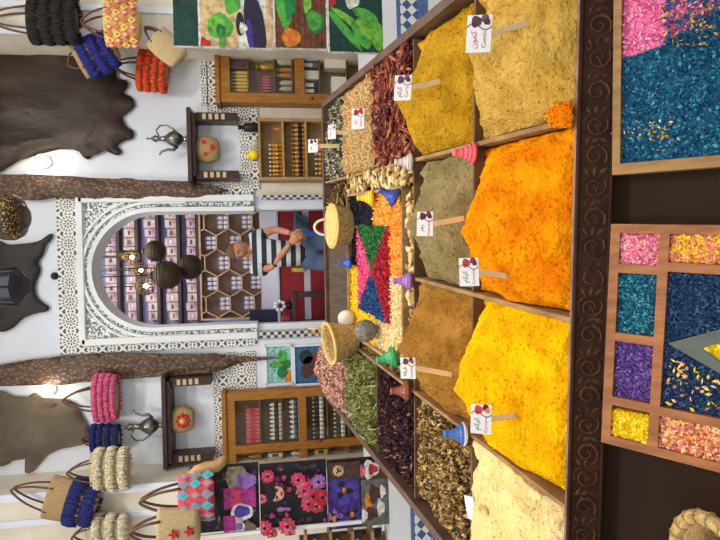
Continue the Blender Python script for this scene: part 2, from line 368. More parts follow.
# carved front moulding: a band that tips down from the front rim
MD = (TH*-.35+Vector((0, 0, -1))*.94).normalized(); MN = TR.cross(-MD).normalized()   # down the band, and out of it
MO = T(0, -.008, .002)
def MQ(a, d, n=0): return MO+TR*a+MD*d+MN*n
if MN.y > 0: MN = -MN
mb = MB(); mb.obox(MQ(-.83, 0, -.03), TR*1.66, MD*.064, MN*.03, MOULD)
mb.tube([MQ(-.83, .002, .001), MQ(.83, .002, .001)], .005, MOULD); mb.tube([MQ(-.83, .063, .001), MQ(.83, .063, .001)], .004, MOULD); mb.build('front_moulding', st)
mb = MB()
for i in range(28):
    a0 = -.81+i*.06+random.uniform(-.005, .005); s = 1 if i % 2 else -1
    pts = []
    for q in range(19):
        t = q/18; r = .004+.019*t*random.uniform(.97, 1.03); an = t*2*PI*1.35+(0 if s > 0 else PI)
        pts.append(MQ(a0+r*math.cos(an), .033+s*r*math.sin(an), .002))
    mb.tube(pts, [.0012+.0014*(q/18) for q in range(19)], RELIEF, 6)
    mb.tube([MQ(a0+.022*math.cos(t), .031+s*.024*math.sin(t), .001) for t in (0.2, .8, 1.4, 2.0)], [.002, .0025, .002, .001], RELIEF, 6)
    mb.tube([MQ(a0-.03+.06*q/8, .008+.005*math.sin(q*1.6+i), .001) for q in range(9)], .0015, RELIEF, 5); mb.tube([MQ(a0+.01*s+.012*math.cos(t), .03-s*.014*t/3, .001) for t in (0, .8, 1.6, 2.4, 3.1)], .0016, RELIEF, 5)
    for q in range(3): mb.chip(MQ(a0+.03, .018+.015*q, .001), .022, .009, RELIEF, (Matrix((TR, MD, MN)).transposed() @ Euler((0, 0, .5*s+q*.7)).to_matrix()))
mb.build('carved_relief', st)
# lower sloping front panel
PE = (TH*-math.cos(math.radians(41))+Vector((0, 0, -math.sin(math.radians(41))))).normalized(); PN = TR.cross(-PE).normalized()
if PN.z < 0: PN = -PN
PO = MQ(0, .064, -.03)
def PQ(a, e, n=0): return PO+TR*a+PE*e+PN*n
def PP(x, y, n=0):
    r = ray(x, y); o = PO+PN*n; k = (o-CAM).dot(PN)/r.dot(PN); q = CAM+r*k-o; return q.dot(TR), q.dot(PE)
mb = MB(); mb.obox(PQ(-.83, -.02, -.025), TR*1.66, PE*.62, PN*.025, PANEL); mb.build('front_panel', st)
for a in (-.74, .74):
    for b in (.08, 1.92):
        p = T(a, b, -DEP-.03); mb = MB(); mb.box((p.x, p.y, p.z/2), (.08, .08, p.z), DARKW, bev=.006); mb.build('leg', st)
for s in (-1, 1):                                    # side aprons
    mb = MB(); mb.prism([T(s*.815, 0, -DEP-.03), T(s*.815, 2.0, -DEP-.03), T(s*.815, 2.0, -DEP-.16), T(s*.815, 0, -DEP-.16)], TR*.012, DARKW); mb.build('apron', st)
# ------------------------------------------------------------ powder heaps
def heapmat(name, c, c2):
    M = mat(name, c, .95, c2, 13, 0, spec=.03, detail=12, lo=.36, hi=.66); nt = M.node_tree; N = nt.nodes; L = nt.links; b = N['Principled BSDF']; b.inputs['Specular IOR Level'].default_value = .03
    tc = N.new('ShaderNodeTexCoord'); hs = []
    for s_, d_ in ((17, 8), (120, 4)):
        t = N.new('ShaderNodeTexNoise'); t.inputs['Scale'].default_value = s_; t.inputs['Detail'].default_value = d_; t.inputs['Distortion'].default_value = .15; L.new(tc.outputs['Object'], t.inputs['Vector']); hs.append(t.outputs['Fac'])
    h = mathn(nt, 'ADD', mathn(nt, 'MULTIPLY', hs[0], 3.0), mathn(nt, 'MULTIPLY', hs[1], .8))
    bp = N.new('ShaderNodeBump'); bp.inputs['Strength'].default_value = .8; bp.inputs['Distance'].default_value = .012; L.new(h, bp.inputs['Height']); L.new(bp.outputs['Normal'], b.inputs['Normal'])
    return M
def heap(name, label, cat, j, k, apex, H, base, M, sl=.62, rough=.015, edge=.016, seed=0, M2=None, fill=None, nres=96, dents=(), kk=1):
    a0, a1 = j*CELL+.009, (j+1)*CELL-.009; b0, b1 = k*CELL+(.008 if k else .002), (k+kk)*CELL-.008
    rs = random.Random(seed); dents = tuple(dents)+tuple((rs.uniform(a0, a1), rs.uniform(b0, b1), rs.uniform(.018, .05), rs.uniform(-.026, .012)) for _ in range(9))
    def f(u, v):
        a = a0+(a1-a0)*u; b = b0+(b1-b0)*v
        da, db = a-apex[0], b-apex[1]; d = math.hypot(da, db); an = math.atan2(db, da)
        cone = H-sl*d*(1 if db < 0 else 1.12)
        cone += H*.05*math.exp(-d/.014)-H*.06*math.exp(-((d-.06)/.03)**2)
        cone += .008*fbm(math.cos(an)*1.8+seed, math.sin(an)*1.8, seed+d*2)*min(1, d/.05)+.004*(1-2*abs(noise.noise(Vector((math.cos(an)*5+seed, math.sin(an)*5, seed+d*3)))))*min(1, d/.05)
        wx, wy = a+.03*noise.noise(Vector((a*9, b*9, seed+7))), b+.03*noise.noise(Vector((a*9, b*9, seed+17)))
        g = base+rough*1.7*fbm(a*8+seed, b*8, seed)+rough*2.0*(.5-abs(noise.noise(Vector((wx*13+seed, wy*9, seed)))))+rough*.55*(.5-abs(noise.noise(Vector((wx*34, wy*26+seed, seed+2)))))
        for (pa, pb, pr, ph) in dents: g += ph*math.exp(-((a-pa)**2+(b-pb)**2)/pr**2)
        kq = .03; h = max(kq-abs(cone-g), 0)/kq; n = max(cone, g)+h*h*kq*.25
        n += .0022*fbm(a*70, b*70, seed, 3)+.0012*noise.noise(Vector((a*240, b*240, seed)))
        e = min(u*(a1-a0), (1-u)*(a1-a0), v*(b1-b0), (1-v)*(b1-b0))
        if e < .035: n -= (.035-e)*edge/.035*1.5
        lim = .012 if e < .004 else 9
        return T(a, b, max(min(n, lim if e < .004 else 9), -DEP+.004))
    mb = MB(); mb.grid(nres, nres, f, M)
    # skirt down to the tray floor
    n = nres; ring = [i for i in range(n+1)]+[(q+1)*(n+1)-1 for q in range(1, n+1)]+[n*(n+1)+i for i in range(n-1, -1, -1)]+[q*(n+1) for q in range(n-1, 0, -1)]
    o = len(mb.v); bot = []
    for i in ring: mb.v.append(mb.v[i]-TN*((mb.v[i]-T(0, 0, -DEP+.001)).dot(TN)))
    L = len(ring)
    for i in range(L): mb.f.append([ring[i], o+i, o+(i+1) % L, ring[(i+1) % L]]); mb.m.append(0); mb.sm.append(False)
    if fill: fill(mb, f)
    else:
        for q in range(420):                          # crumbs of the same powder
            u, v = rs.uniform(.03, .97), rs.uniform(.03, .97)
            a, b = a0+(a1-a0)*u, b0+(b1-b0)*v
            if math.hypot(a-apex[0], b-apex[1]) < .05: continue
            mb.chip(f(u, v), rs.uniform(.004, .011), rs.uniform(.004, .009), M, flat=.8)
    o = mb.build(name); tag(o, label, cat, 'loose spices in the display table', 'stuff'); return o
ORG = heapmat('turmeric_orange', (240, 152, 10), (214, 112, 6)); YEL = heapmat('turmeric_yellow', (246, 190, 10), (232, 160, 6))
CUM = heapmat('cumin_powder', (204, 166, 84), (178, 138, 56)); MUS = heapmat('mustard_powder', (192, 148, 40), (166, 122, 22))
GRY = heapmat('grey_green_powder', (150, 134, 92), (128, 112, 72)); BRN = heapmat('cinnamon_powder', (170, 122, 56), (142, 96, 36))
CRM = heapmat('ginger_powder', (238, 214, 150), (222, 192, 122))
def ap(x, y, h): return TP(x, y, h)
AP = {k: ap(x, y, h) for k, (x, y, h) in dict(org=(462, 232, .128), yel=(455, 389, .128), gry=(407, 225, .122), brn=(399, 348, .122), mus=(397, 101, .122), cum=(470, 52, .125)).items()}
heap('powder_heap', 'bright orange turmeric heap, front row right of centre, rising to a point', 'spice powder', 0, 0, AP['org'], .128, -.018, ORG, seed=1, dents=((.3, .1, .06, -.02), (.1, .08, .05, .02)))
heap('powder_heap', 'vivid yellow powder heap in the front row left of centre', 'spice powder', -1, 0, AP['yel'], .128, -.012, YEL, seed=2, dents=((-.1, .15, .06, .015), (-.3, .1, .08, .015)))
heap('powder_heap', 'pale tan cumin heap in the front right corner compartment', 'spice powder', 1, 0, AP['cum'], .125, -.006, CUM, seed=3, dents=((.6, .14, .07, .02), (.5, .25, .05, .02)))
heap('powder_heap', 'pale cream ginger powder in the front left corner compartment', 'spice powder', -2, 0, (-.62, .26), .06, .004, CRM, seed=4, sl=.4, rough=.016)
heap('powder_heap', 'grey-green powder heap in the second row, right of centre', 'spice powder', 0, 1, AP['gry'], .122, -.02, GRY, seed=5, dents=((.3, .55, .05, .02),))
heap('powder_heap', 'brown cinnamon-coloured heap in the second row, left of centre', 'spice powder', -1, 1, AP['brn'], .122, -.016, BRN, seed=6, rough=.014)
heap('powder_heap', 'golden mustard-coloured heap in the second row on the right, beside the chillies', 'spice powder', 1, 1, AP['mus'], .122, -.02, MUS, seed=7, rough=.014, dents=((.7, .6, .07, .03),))
def piece_fill(mats, n, L, w, j, k, curl=0, top=.004, kk=1, flat=.4, b_lim=None):
    def fill(mb, f):
        for i in range(n):
            u, v = random.random()*.97+.015, random.random()*.97+.015
            p = f(u, v)+TN*(top*random.random()); M = random.choice(mats); l = L*random.uniform(.6, 1.25); ww = w*random.uniform(.7, 1.3)
            if curl:
                d = random.uniform(0, 2*PI); dv = TR*math.cos(d)+TD*math.sin(d); nv = TR*-math.sin(d)+TD*math.cos(d); c = random.uniform(-curl, curl); up = random.uniform(-.1, .5)
                pts = [p+dv*l*(t-.5)+nv*(c*l*(4*t*(1-t)))+TN*(up*l*(t-.3)+.003) for t in (0, .25, .5, .75, 1)]
                mb.tube(pts, [ww*.25, ww*.5, ww*.55, ww*.4, ww*.1], M, 5)
            else: mb.chip(p, l, ww, M, flat=flat)
    return fill
def cl(nm, cols): return [mat('%s_%d' % (nm, i), c, .7, spec=.2) for i, c in enumerate(cols)]
CH = cl('chilli', [(122, 42, 36), (94, 34, 34), (148, 78, 50), (72, 28, 30), (168, 112, 74), (108, 46, 46)])
heap('dried_chillies', 'dark red dried chillies heaped in the third row on the right', 'dried chillies', 1, 2, (.6, 1.0), .03, -.012, CH[3], nres=20, seed=8, sl=.3, fill=piece_fill(CH, 950, .055, .011, 1, 2, curl=.3, top=.012))
BS = cl('beige_seed', [(206, 172, 118), (186, 150, 96), (220, 190, 140), (170, 134, 84)])
heap('seeds', 'beige coriander-like seeds behind the red chillies on the right', 'seeds', 1, 3, (.6, 1.42), .035, 0, BS[1], nres=24, seed=9, sl=.3, fill=piece_fill(BS, 3200, .012, .009, 1, 3, flat=.9))
BW = cl('mixed_seed', [(58, 52, 44), (196, 188, 160), (120, 112, 70), (38, 34, 32), (222, 216, 200), (140, 140, 96)])
heap('seeds', 'black and white mixed herbs in the rear right corner compartment', 'seeds', 1, 4, (.6, 1.85), .02, -.012, BW[0], nres=20, seed=10, sl=.3, fill=piece_fill(BW, 1500, .024, .009, 1, 4, top=.008))
BK = cl('bark', [(128, 96, 52), (84, 62, 38), (172, 140, 84), (58, 44, 30), (206, 176, 116), (150, 116, 62)])
heap('bark_chips', 'mixed brown bark and root chips in the second row, far left', 'bark chips', -2, 1, (-.6, .6), .01, -.02, BK[3], nres=24, seed=11, sl=.2, fill=piece_fill(BK, 3200, .026, .015, -2, 1, top=.008))
HB = cl('hibiscus', [(44, 22, 30), (62, 28, 36), (34, 20, 26), (84, 48, 44), (28, 18, 22)])
heap('hibiscus_petals', 'dark purple-black dried hibiscus in the third row, far left', 'dried petals', -2, 2, (-.6, 1.0), .01, -.018, HB[2], nres=20, seed=12, sl=.2, fill=piece_fill(HB+[mat('hibiscus_speck', (178, 120, 92), .7)] if False else HB+HB+HB+[mat('hibiscus_speck', (170, 118, 92), .7)], 2200, .03, .014, -2, 2, top=.01))
RO = cl('rosemary', [(122, 128, 66), (158, 160, 92), (94, 102, 52), (184, 182, 118), (76, 82, 44)])
heap('rosemary_leaves', 'dried green rosemary leaves in the fourth row, far left', 'dried herb', -2, 3, (-.6, 1.42), .03, -.01, RO[2], nres=20, seed=13, sl=.25, fill=piece_fill(RO, 2300, .045, .008, -2, 3, top=.022))
RB = cl('rosebud', [(176, 106, 112), (206, 148, 142), (140, 82, 84), (186, 160, 110), (122, 106, 66), (214, 172, 158)])
heap('rosebuds', 'dusty pink rosebuds piled in the rear left corner compartment', 'dried rosebuds', -2, 4, (-.6, 1.86), .11, 0, RB[2], nres=24, seed=14, sl=.4, fill=piece_fill(RB, 1900, .022, .016, -2, 4, top=.008, flat=.9))
PD = cl('pod', [(206, 182, 122), (168, 132, 76), (226, 206, 156), (110, 80, 46)])
mb = MB()
for i in range(420):
    x, y = random.gauss(562, 6), random.gauss(117, 6)
    if x < 572 and y < 127: mb.chip(T(*TP(x, y, .014), .012+.006*random.random()), .012, .009, ORG, flat=.7)
tag(mb.build('turmeric_spill'), 'small orange turmeric spill in the near corner of the pale tan heap', 'spice powder', None, 'stuff')
# middle band behind the heaps: dried pods, flower tray, wooden board
def patch(name, label, cat, a0, a1, b0, b1, n0, M, fill_n, mats, L, w, curl=0, top=.006, flat=.4, seed=0, region=None, dome=0.0):
    def f(u, v):
        a = a0+(a1-a0)*u; b = b0+(b1-b0)*v
        return T(a, b, n0+dome*math.sin(PI*u)*math.sin(PI*v)+.004*fbm(a*20, b*20, seed))
    mb = MB(); mb.grid(10, 10, f, M)
    ring = [i for i in range(11)]+[(q+1)*11-1 for q in range(1, 11)]+[110+i for i in range(9, -1, -1)]+[q*11 for q in range(9, 0, -1)]; o = len(mb.v)
    for i in ring: mb.v.append(mb.v[i]-TN*((mb.v[i]-T(0, 0, -DEP+.001)).dot(TN)))
    for i in range(len(ring)): mb.f.append([ring[i], o+i, o+(i+1) % len(ring), ring[(i+1) % len(ring)]]); mb.m.append(0); mb.sm.append(False)
    piece_fill(mats, fill_n, L, w, 0, 0, curl=curl, top=top, flat=flat)(mb, f)
    return tag(mb.build(name), label, cat, 'loose spices in the display table', 'stuff')
patch('dried_pods', 'pale knobbly dried pods between the red chillies and the flower tray', 'dried pods', .33, .392, .815, 1.6, -.03, PD[1], 260, PD, .05, .018, curl=.4, top=.03)
patch('root_pieces', 'strip of pale root pieces in front of the flower tray', 'root pieces', -.1, .31, .812, .872, -.03, PD[3], 150, PD, .035, .018, curl=.3, top=.02, seed=3)
patch('root_pieces', 'strip of brown root pieces in front of the tray on the left', 'root pieces', -.3, -.11, .812, .872, -.03, BK[3], 130, [BK[0], BK[1], BK[3], PD[1]], .03, .014, curl=.3, top=.015, seed=4)
patch('herb_mix', 'green and brown herb mix strip left of the flower tray', 'dried herb', -.392, -.36, .815, 1.6, -.02, RO[4], 260, RO[:3]+BK[:2]+[CH[0]], .022, .008, top=.015, seed=5)
# flower tray with a star of coloured petals
FT = thing('flower_tray', 'square wooden tray of coloured dried flowers laid out as a star, mid table', 'tray', T(-.02, 1.24, -.03))
fa0, fa1, fb0, fb1 = -.35, .32, .885, 1.59
mb = MB(); mb.obox(T(fa0, fb0, -.05), TR*(fa1-fa0), TD*(fb1-fb0), TN*.012, OAK); mb.build('tray_floor', FT)
for o, u, v in ((T(fa0, fb0, -.05), TR*(fa1-fa0), TD*.012), (T(fa0, fb1-.012, -.05), TR*(fa1-fa0), TD*.012), (T(fa0, fb0, -.05), TR*.012, TD*(fb1-fb0)), (T(fa1-.012, fb0, -.05), TR*.012, TD*(fb1-fb0))):
    mb = MB(); mb.obox(o, u, v, TN*.058, OAK); mb.build('tray_side', FT)
fcx, fcb = (fa0+fa1)/2, (fb0+fb1)/2+.0
def petals(label, cols, poly, n, L=.016, w=.01, seed=0, h=.012, name='dried_petals', grp='coloured dried flowers in the star tray', frame=T, n0=-.03, cat='dried petals', flat=.5, dz=.01):
    ms = cl(label.split()[0]+'_petal_'+str(seed), cols)
    A = [Vector((p[0], p[1])) for p in poly]; xs = [p.x for p in A]; ys = [p.y for p in A]
    def inside(x, y):
        r = False; j = len(A)-1
        for i in range(len(A)):
            if (A[i].y > y) != (A[j].y > y) and x < (A[j].x-A[i].x)*(y-A[i].y)/(A[j].y-A[i].y)+A[i].x: r = not r
            j = i
        return r
    mb = MB(); top = [frame(p.x, p.y, n0+h) for p in A]; bot = [frame(p.x, p.y, n0-.008) for p in A]; L_ = len(A)
    mb.add(bot+top, [list(range(L_))[::-1], [L_+i for i in range(L_)]]+[(i, (i+1) % L_, L_+(i+1) % L_, L_+i) for i in range(L_)], ms[0])
    k = 0
    while k < n:
        x, y = random.uniform(min(xs), max(xs)), random.uniform(min(ys), max(ys))
        if not inside(x, y): continue
        mb.chip(frame(x, y, n0+h+random.uniform(-.002, dz)+.004*noise.noise(Vector((x*30, y*30, seed)))), L*random.uniform(.6, 1.3), w*random.uniform(.7, 1.3), random.choice(ms), flat=flat); k += 1
    return tag(mb.build(name), label, cat, grp, 'stuff')
hs = .19; g = .016
il, ir, ib, it = fcx-hs, fcx+hs, fcb-hs*1.0, fcb+hs*1.0; cc = (fcx, fcb)
xl, xr, yb, yt = fa0+.014, fa1-.014, fb0+.014, fb1-.014
petals('green triangle of dried herb on the right of the star tray', [(46, 112, 56), (66, 134, 70), (34, 88, 44)], [(ir, ib), (ir, it), cc], 700, seed=1, h=.03)
petals('hot pink petal triangle at the back of the star tray', [(232, 84, 140), (244, 120, 164), (206, 60, 116)], [(il, it), cc, (ir, it)], 800, seed=2, h=.03)
petals('crimson petal triangle at the front of the star tray', [(170, 32, 50), (196, 52, 66), (140, 24, 40)], [(il, ib), (ir, ib), cc], 800, seed=3, h=.03)
petals('navy blue petal triangle on the left of the star tray', [(44, 78, 128), (60, 98, 150), (32, 58, 104)], [(il, ib), cc, (il, it)], 700, seed=4, h=.03)
petals('black seed corner at the back right of the star tray', [(32, 36, 46), (44, 48, 58), (24, 26, 34)], [(fcx, it), (ir, it), (ir, fcb), (xr, fcb), (xr, yt), (fcx, yt)], 900, seed=5, h=.018)
petals('orange petal corner at the front right of the star tray', [(240, 164, 62), (248, 186, 90), (226, 140, 44)], [(fcx, ib), (fcx, yb), (xr, yb), (xr, fcb), (ir, fcb), (ir, ib)], 900, seed=6, h=.018)
petals('yellow petal corner at the back left of the star tray', [(246, 206, 20), (252, 220, 60), (226, 182, 14)], [(fcx, it), (fcx, yt), (xl, yt), (xl, fcb), (il, fcb), (il, it)], 900, seed=7, h=.018)
petals('cream petal corner at the front left of the star tray', [(232, 208, 152), (240, 222, 178), (212, 184, 124)], [(fcx, ib), (il, ib), (il, fcb), (xl, fcb), (xl, yb), (fcx, yb)], 900, seed=8, h=.018)
# flat wooden board at the back and a bundle of roots
mb = MB(); mb.obox(T(-.392, 1.61, -.05), TR*.55, TD*.38, TN*.045, mat('grey_brown_board', (92, 76, 56), .7, (64, 52, 38), 8, .3, 40, stretch=(12, 1, 1)))
tag(mb.build('wooden_board'), 'flat dark wooden board lying at the back centre of the display table', 'board')
patch('root_bundle', 'tangle of brown dried roots at the back of the table right of the board', 'dried roots', .2, .36, 1.68, 1.93, -.05, BK[1], 110, [BK[0], BK[1], PD[1], BK[3]], .13, .013, curl=.25, top=.05, seed=6)
# ------------------------------------------------------------ trays on the lower front panel
TRW = mat('tray_wood', (168, 108, 62), .6, (132, 82, 48), 10, .2, 40, stretch=(6, 1, 1))
TRW2 = mat('tray_wood_pale', (160, 122, 72), .6, (132, 98, 56), 10, .2, 40, stretch=(6, 1, 1))
a, e0 = PP(611, 224, .038); a2, e02 = PP(601, 442, .038)
# lower left tray: local frame along its back edge
o1 = PQ(a, e0); o2 = PQ(a2, e02); XL = (o2-o1); WID = XL.length; XL.normalize(); YL = PN.cross(XL).normalized()
if YL.dot(PE) < 0: YL = -YL
def Q(s, t, n=0): return o1+XL*s+YL*t+PN*n          # s leftwards along the back edge, t down the slope
def inv(x, y, n=.03):
    r = ray(x, y); o = o1+PN*n; k = (o-CAM).dot(PN)/r.dot(PN); q = CAM+r*k-o; return q.dot(XL), q.dot(YL)
LEN = .34; BH = .032
ft = thing('flower_petal_tray', 'brown wooden divided tray of coloured petals on the front panel, lower centre', 'tray', tuple(Q(WID/2, LEN)))
mb = MB(); mb.obox(Q(0, 0, 0), XL*WID, YL*LEN, PN*.006, TRW); mb.build('tray_floor', ft)
bw = .017
t1 = inv(664, 260)[1]-bw/2
def bar(nm, s0, s1, t0, t1_, par=ft, M=TRW, h=BH):
    mb = MB(); mb.obox(Q(s0, t0, .006), XL*(s1-s0), YL*(t1_-t0), PN*h, M); return mb.build(nm, par)
bar('tray_side', 0, WID, 0, bw); bar('tray_side', 0, bw, bw, LEN); bar('tray_side', WID-bw, WID, bw, LEN); bar('tray_side', bw, WID-bw, LEN-bw, LEN)
bar('divider', bw, WID-bw, t1, t1+bw)
c1 = [bw]+[inv(640, y)[0] for y in (269, 339, 405)]+[WID-bw/2]
for s in c1[1:4]: bar('divider', s-bw/2, s+bw/2, bw, t1)
r2 = [inv(694, 268)[0], inv(694, 417)[0]]
for s in r2: bar('divider', s-bw/2, s+bw/2, t1+bw, LEN-bw)
PETC = dict(pink=[(232, 128, 164), (244, 160, 184), (214, 100, 142), (240, 190, 170)], mix=[(248, 206, 40), (236, 150, 140), (250, 220, 80), (240, 170, 120), (206, 120, 60)],
            teal=[(26, 104, 132), (44, 128, 150), (18, 80, 108), (90, 160, 168)], navy=[(38, 62, 100), (50, 80, 120), (28, 48, 82), (66, 100, 136)],
            purple=[(98, 68, 146), (120, 90, 166), (78, 52, 122), (146, 110, 176)], yellow=[(250, 214, 20), (254, 226, 70), (232, 190, 10)],
            peach=[(244, 178, 130), (248, 200, 90), (226, 130, 120), (250, 214, 170), (190, 90, 90)])
GP = 'petal compartments of the lower tray'
def cellp(lbl, key, s0, s1, t0, t1_, n, seed, L=.011, w=.008):
    return petals(lbl, PETC[key], [(s0, t0), (s1, t0), (s1, t1_), (s0, t1_)], n, L, w, seed, .012, 'dried_petals', GP, Q, .014, dz=.006)
hb = bw/2; z = .001
cellp('pink petals in the back right cell of the lower petal tray', 'pink', bw+z, c1[1]-hb-z, bw+z, t1-z, 900, 21)
cellp('teal petals in the second cell of the lower petal tray', 'teal', c1[1]+hb+z, c1[2]-hb-z, bw+z, t1-z, 1500, 22, .008, .006)
cellp('purple petals in the third cell of the lower petal tray', 'purple', c1[2]+hb+z, c1[3]-hb-z, bw+z, t1-z, 1500, 23, .008, .006)
cellp('yellow petals in the back left cell of the lower petal tray', 'yellow', c1[3]+hb+.012, WID-bw-z, bw+z, t1-z, 800, 24)
cellp('pink and yellow petals in the front right cell of the lower petal tray', 'mix', bw+z, r2[0]-hb-z, t1+bw+z, LEN-bw-z, 1600, 25, .013, .009)
cellp('peach and yellow petals in the front left cell of the lower petal tray', 'peach', r2[1]+hb+z, WID-bw-z, t1+bw+z, LEN-bw-z, 1600, 26, .012, .008)
# grey star arm that splits the navy field, yellow inside it
tip = inv(668, 343); e1_ = inv(720, 329); e2_ = inv(720, 373); it_ = inv(702, 347); i1 = inv(720, 343); i2 = inv(720, 362)
def ext(p, q, t): k = (t-p[1])/(q[1]-p[1]); return (p[0]+(q[0]-p[0])*k, t)
te = LEN-bw-.002; E1, E2, I1, I2 = ext(tip, e1_, te), ext(tip, e2_, te), ext(it_, i1, te), ext(it_, i2, te)
GREYB = mat('star_divider_paint', (96, 104, 98), .6, (78, 84, 80), 12, .1, 40)
for A_, B_, I_ in ((tip, E1, I1), (tip, E2, I2)):
    mb = MB(); mb.prism([Q(*A_, .008), Q(*B_, .008), Q(*I_, .008), Q(*it_, .008)], PN*.026, GREYB); mb.build('star_divider', ft)
petals('yellow petals inside the grey star point of the lower tray', PETC['yellow'], [it_, I1, I2], 350, .012, .008, 27, .012, 'dried_petals', GP, Q, .014, dz=.006)
petals('navy petals right of the grey star point in the lower tray', PETC['navy'], [(r2[0]+hb+z, t1+bw+z), (tip[0], t1+bw+z), E1, (r2[0]+hb+z, te)], 2000, .009, .006, 28, .012, 'dried_petals', GP, Q, .014, dz=.006)
petals('navy petals flecked with yellow left of the grey star point in the lower tray', PETC['navy'], [(tip[0], t1+bw+z), (r2[1]-hb-z, t1+bw+z), (r2[1]-hb-z, te), E2], 2000, .009, .006, 29, .012, 'dried_petals', GP, Q, .014, dz=.006)
# fallen flecks are part of the navy pile's look: a few bright chips on it
mb = MB(); fm = [mat('fleck_yellow', (250, 214, 60), .8), mat('fleck_peach', (240, 170, 130), .8)]
for i in range(130):
    t = random.uniform(t1+bw+.01, te); s = random.uniform(tip[0]+.03, r2[1]-hb-.004); s = max(s, tip[0]+(E2[0]-tip[0])*(t-t1)/(te-t1)+.01)
    if s < r2[1]-.012: mb.chip(Q(s, t, .036), .012, .006, random.choice(fm))
tag(mb.build('petal_flecks'), 'scattered yellow and peach flecks on the navy petals of the lower tray', 'petals', None, 'stuff')
# upper right tray: pink and blue
p0 = PP(612, 175, .038); p1 = PP(612, 60)
ut = thing('pink_blue_petal_tray', 'shallow pale wood tray of pink and blue petals on the front panel at right', 'tray', tuple(PQ(p0[0]+.2, p0[1]+.3)))
d_ = PP(719, 158, .038); YU = (PQ(*d_)-PQ(*p0)).normalized(); XU = (PQ(*PP(613.5, 2, .038))-PQ(*p0)).normalized(); YU = PN.cross(XU).normalized()
if YU.dot(PE) < 0: YU = -YU
oU = PQ(*p0)
def U(s, t, n=0): return oU+XU*s+YU*t+PN*n
UW, UL = .44, .36
mb = MB(); mb.obox(U(0, 0, 0), XU*UW, YU*UL, PN*.006, TRW2); mb.build('tray_floor', ut)
for s0, s1, t0, t1_ in ((0, UW, 0, .014), (0, .02, .014, UL), (UW-.02, UW, .014, UL), (.02, UW-.02, UL-.014, UL)):
    mb = MB(); mb.obox(U(s0, t0, .006), XU*(s1-s0), YU*(t1_-t0), PN*BH, TRW2); mb.build('tray_side', ut)
def invU(x, y, n=.03):
    r = ray(x, y); o = oU+PN*n; k = (o-CAM).dot(PN)/r.dot(PN); q = CAM+r*k-o; return q.dot(XU), q.dot(YU)
b0_, b1_, b2_ = invU(622, 58), invU(660, 46), invU(719, 10)
bl = [(.021, .015), (b0_[0], .015), (b0_[0], b0_[1]+.02), (b1_[0], b1_[1]), (b2_[0], b2_[1]), (b2_[0]+.03, UL-.015), (.021, UL-.015)]
pk = [(b0_[0]+.001, .015), (UW-.021, .015), (UW-.021, UL-.015), (b2_[0]+.031, UL-.015), (b2_[0]+.001, b2_[1]), (b1_[0]+.001, b1_[1]), (b0_[0]+.001, b0_[1]+.02)]
BLU = [(20, 92, 124), (34, 112, 142), (14, 70, 102), (50, 84, 130), (70, 140, 160)]
petals('blue petals filling the lower part of the right-hand petal tray', BLU, bl, 5200, .010, .007, 31, .012, 'dried_petals', 'petals of the right-hand tray', U, .014, dz=.006)
petals('pink petals filling the upper part of the right-hand petal tray', [(232, 118, 170), (240, 146, 188), (218, 92, 150), (244, 176, 190)], pk, 3200, .010, .007, 32, .012, 'dried_petals', 'petals of the right-hand tray', U, .014, dz=.006)
mb = MB(); fm2 = [mat('fleck_gold', (220, 170, 70), .8), mat('fleck_blue', (30, 84, 124), .8), mat('fleck_cream', (220, 214, 180), .8)]
for i in range(330):
    x, y = random.uniform(664, 719), random.uniform(0, 46)
    mb.chip(U(*invU(x, y), .034), .010, .006, fm2[1] if random.random() < .8 else fm2[0])
for i in range(46): mb.chip(U(*invU(random.gauss(652, 20), random.gauss(134, 10)), .034), .008, .005, fm2[0] if random.random() < .7 else fm2[2])
tag(mb.build('petal_flecks'), 'scattered gold, cream and blue flecks on the right-hand petal tray', 'petals', None, 'stuff')
# straw basket at the lower left corner, standing on a low stool
def inplane(x, y, D): r = ray(x, y); return CAM+r*(D/r.dot(FW))
bc = inplane(713, 571, .9)
WICK = mat('pale_wicker', (206, 178, 116), .7, (170, 136, 76), 60, .8, 90, stretch=(1, 1, 4))
bk = thing('straw_basket', 'round pale straw basket with a thick coiled rim at the lower left corner', 'basket', (bc.x, bc.y, bc.z-.12))
R0 = .083
mb = MB(); mb.lathe([(.05, 0), (.064, .02), (.074, .06), (R0-.004, .12), (R0-.014, .12), (.064, .06), (.054, .022), (0, .018)], WICK, (bc.x, bc.y, bc.z-.12), 36); mb.build('bowl', bk)
mb = MB(); mb.tube([Vector((bc.x+R0*math.cos(2*PI*i/40), bc.y+R0*math.sin(2*PI*i/40), bc.z)) for i in range(40)], .0125, WICK, 8, closed=True)
for i in range(20):
    t = 2*PI*i/20; mb.tube([Vector((bc.x+(R0+.0125*math.cos(q))*math.cos(t+.04*q/6), bc.y+(R0+.0125*math.cos(q))*math.sin(t+.04*q/6), bc.z+.0135*math.sin(q))) for q in [k*PI/5 for k in range(11)]], .0018, STRAW, 4)
mb.build('rim', bk)
BLKM = mat('rose_wood_block', (164, 116, 80), .5, (130, 88, 60), 14, .1, 50, stretch=(5, 1, 1))
for i, (dx, dy, rz) in enumerate(((.016, .012, .4), (-.022, -.016, 1.2))):
    mb = MB(); mb.prism([Vector((bc.x+dx+.026*math.cos(rz+k*PI/3), bc.y+dy+.026*math.sin(rz+k*PI/3), bc.z-.097)) for k in range(6)], (0, 0, .075-.02*i), BLKM)
    tag(mb.build('soap_block'), ['larger brown six-sided block standing in the straw basket', 'smaller brown six-sided block at the near side of the straw basket'][i], 'block')
sl = thing('black_stool', 'low dark stool that carries the straw basket at the lower left corner', 'stool', (bc.x, bc.y, 0)); tz = bc.z-.121
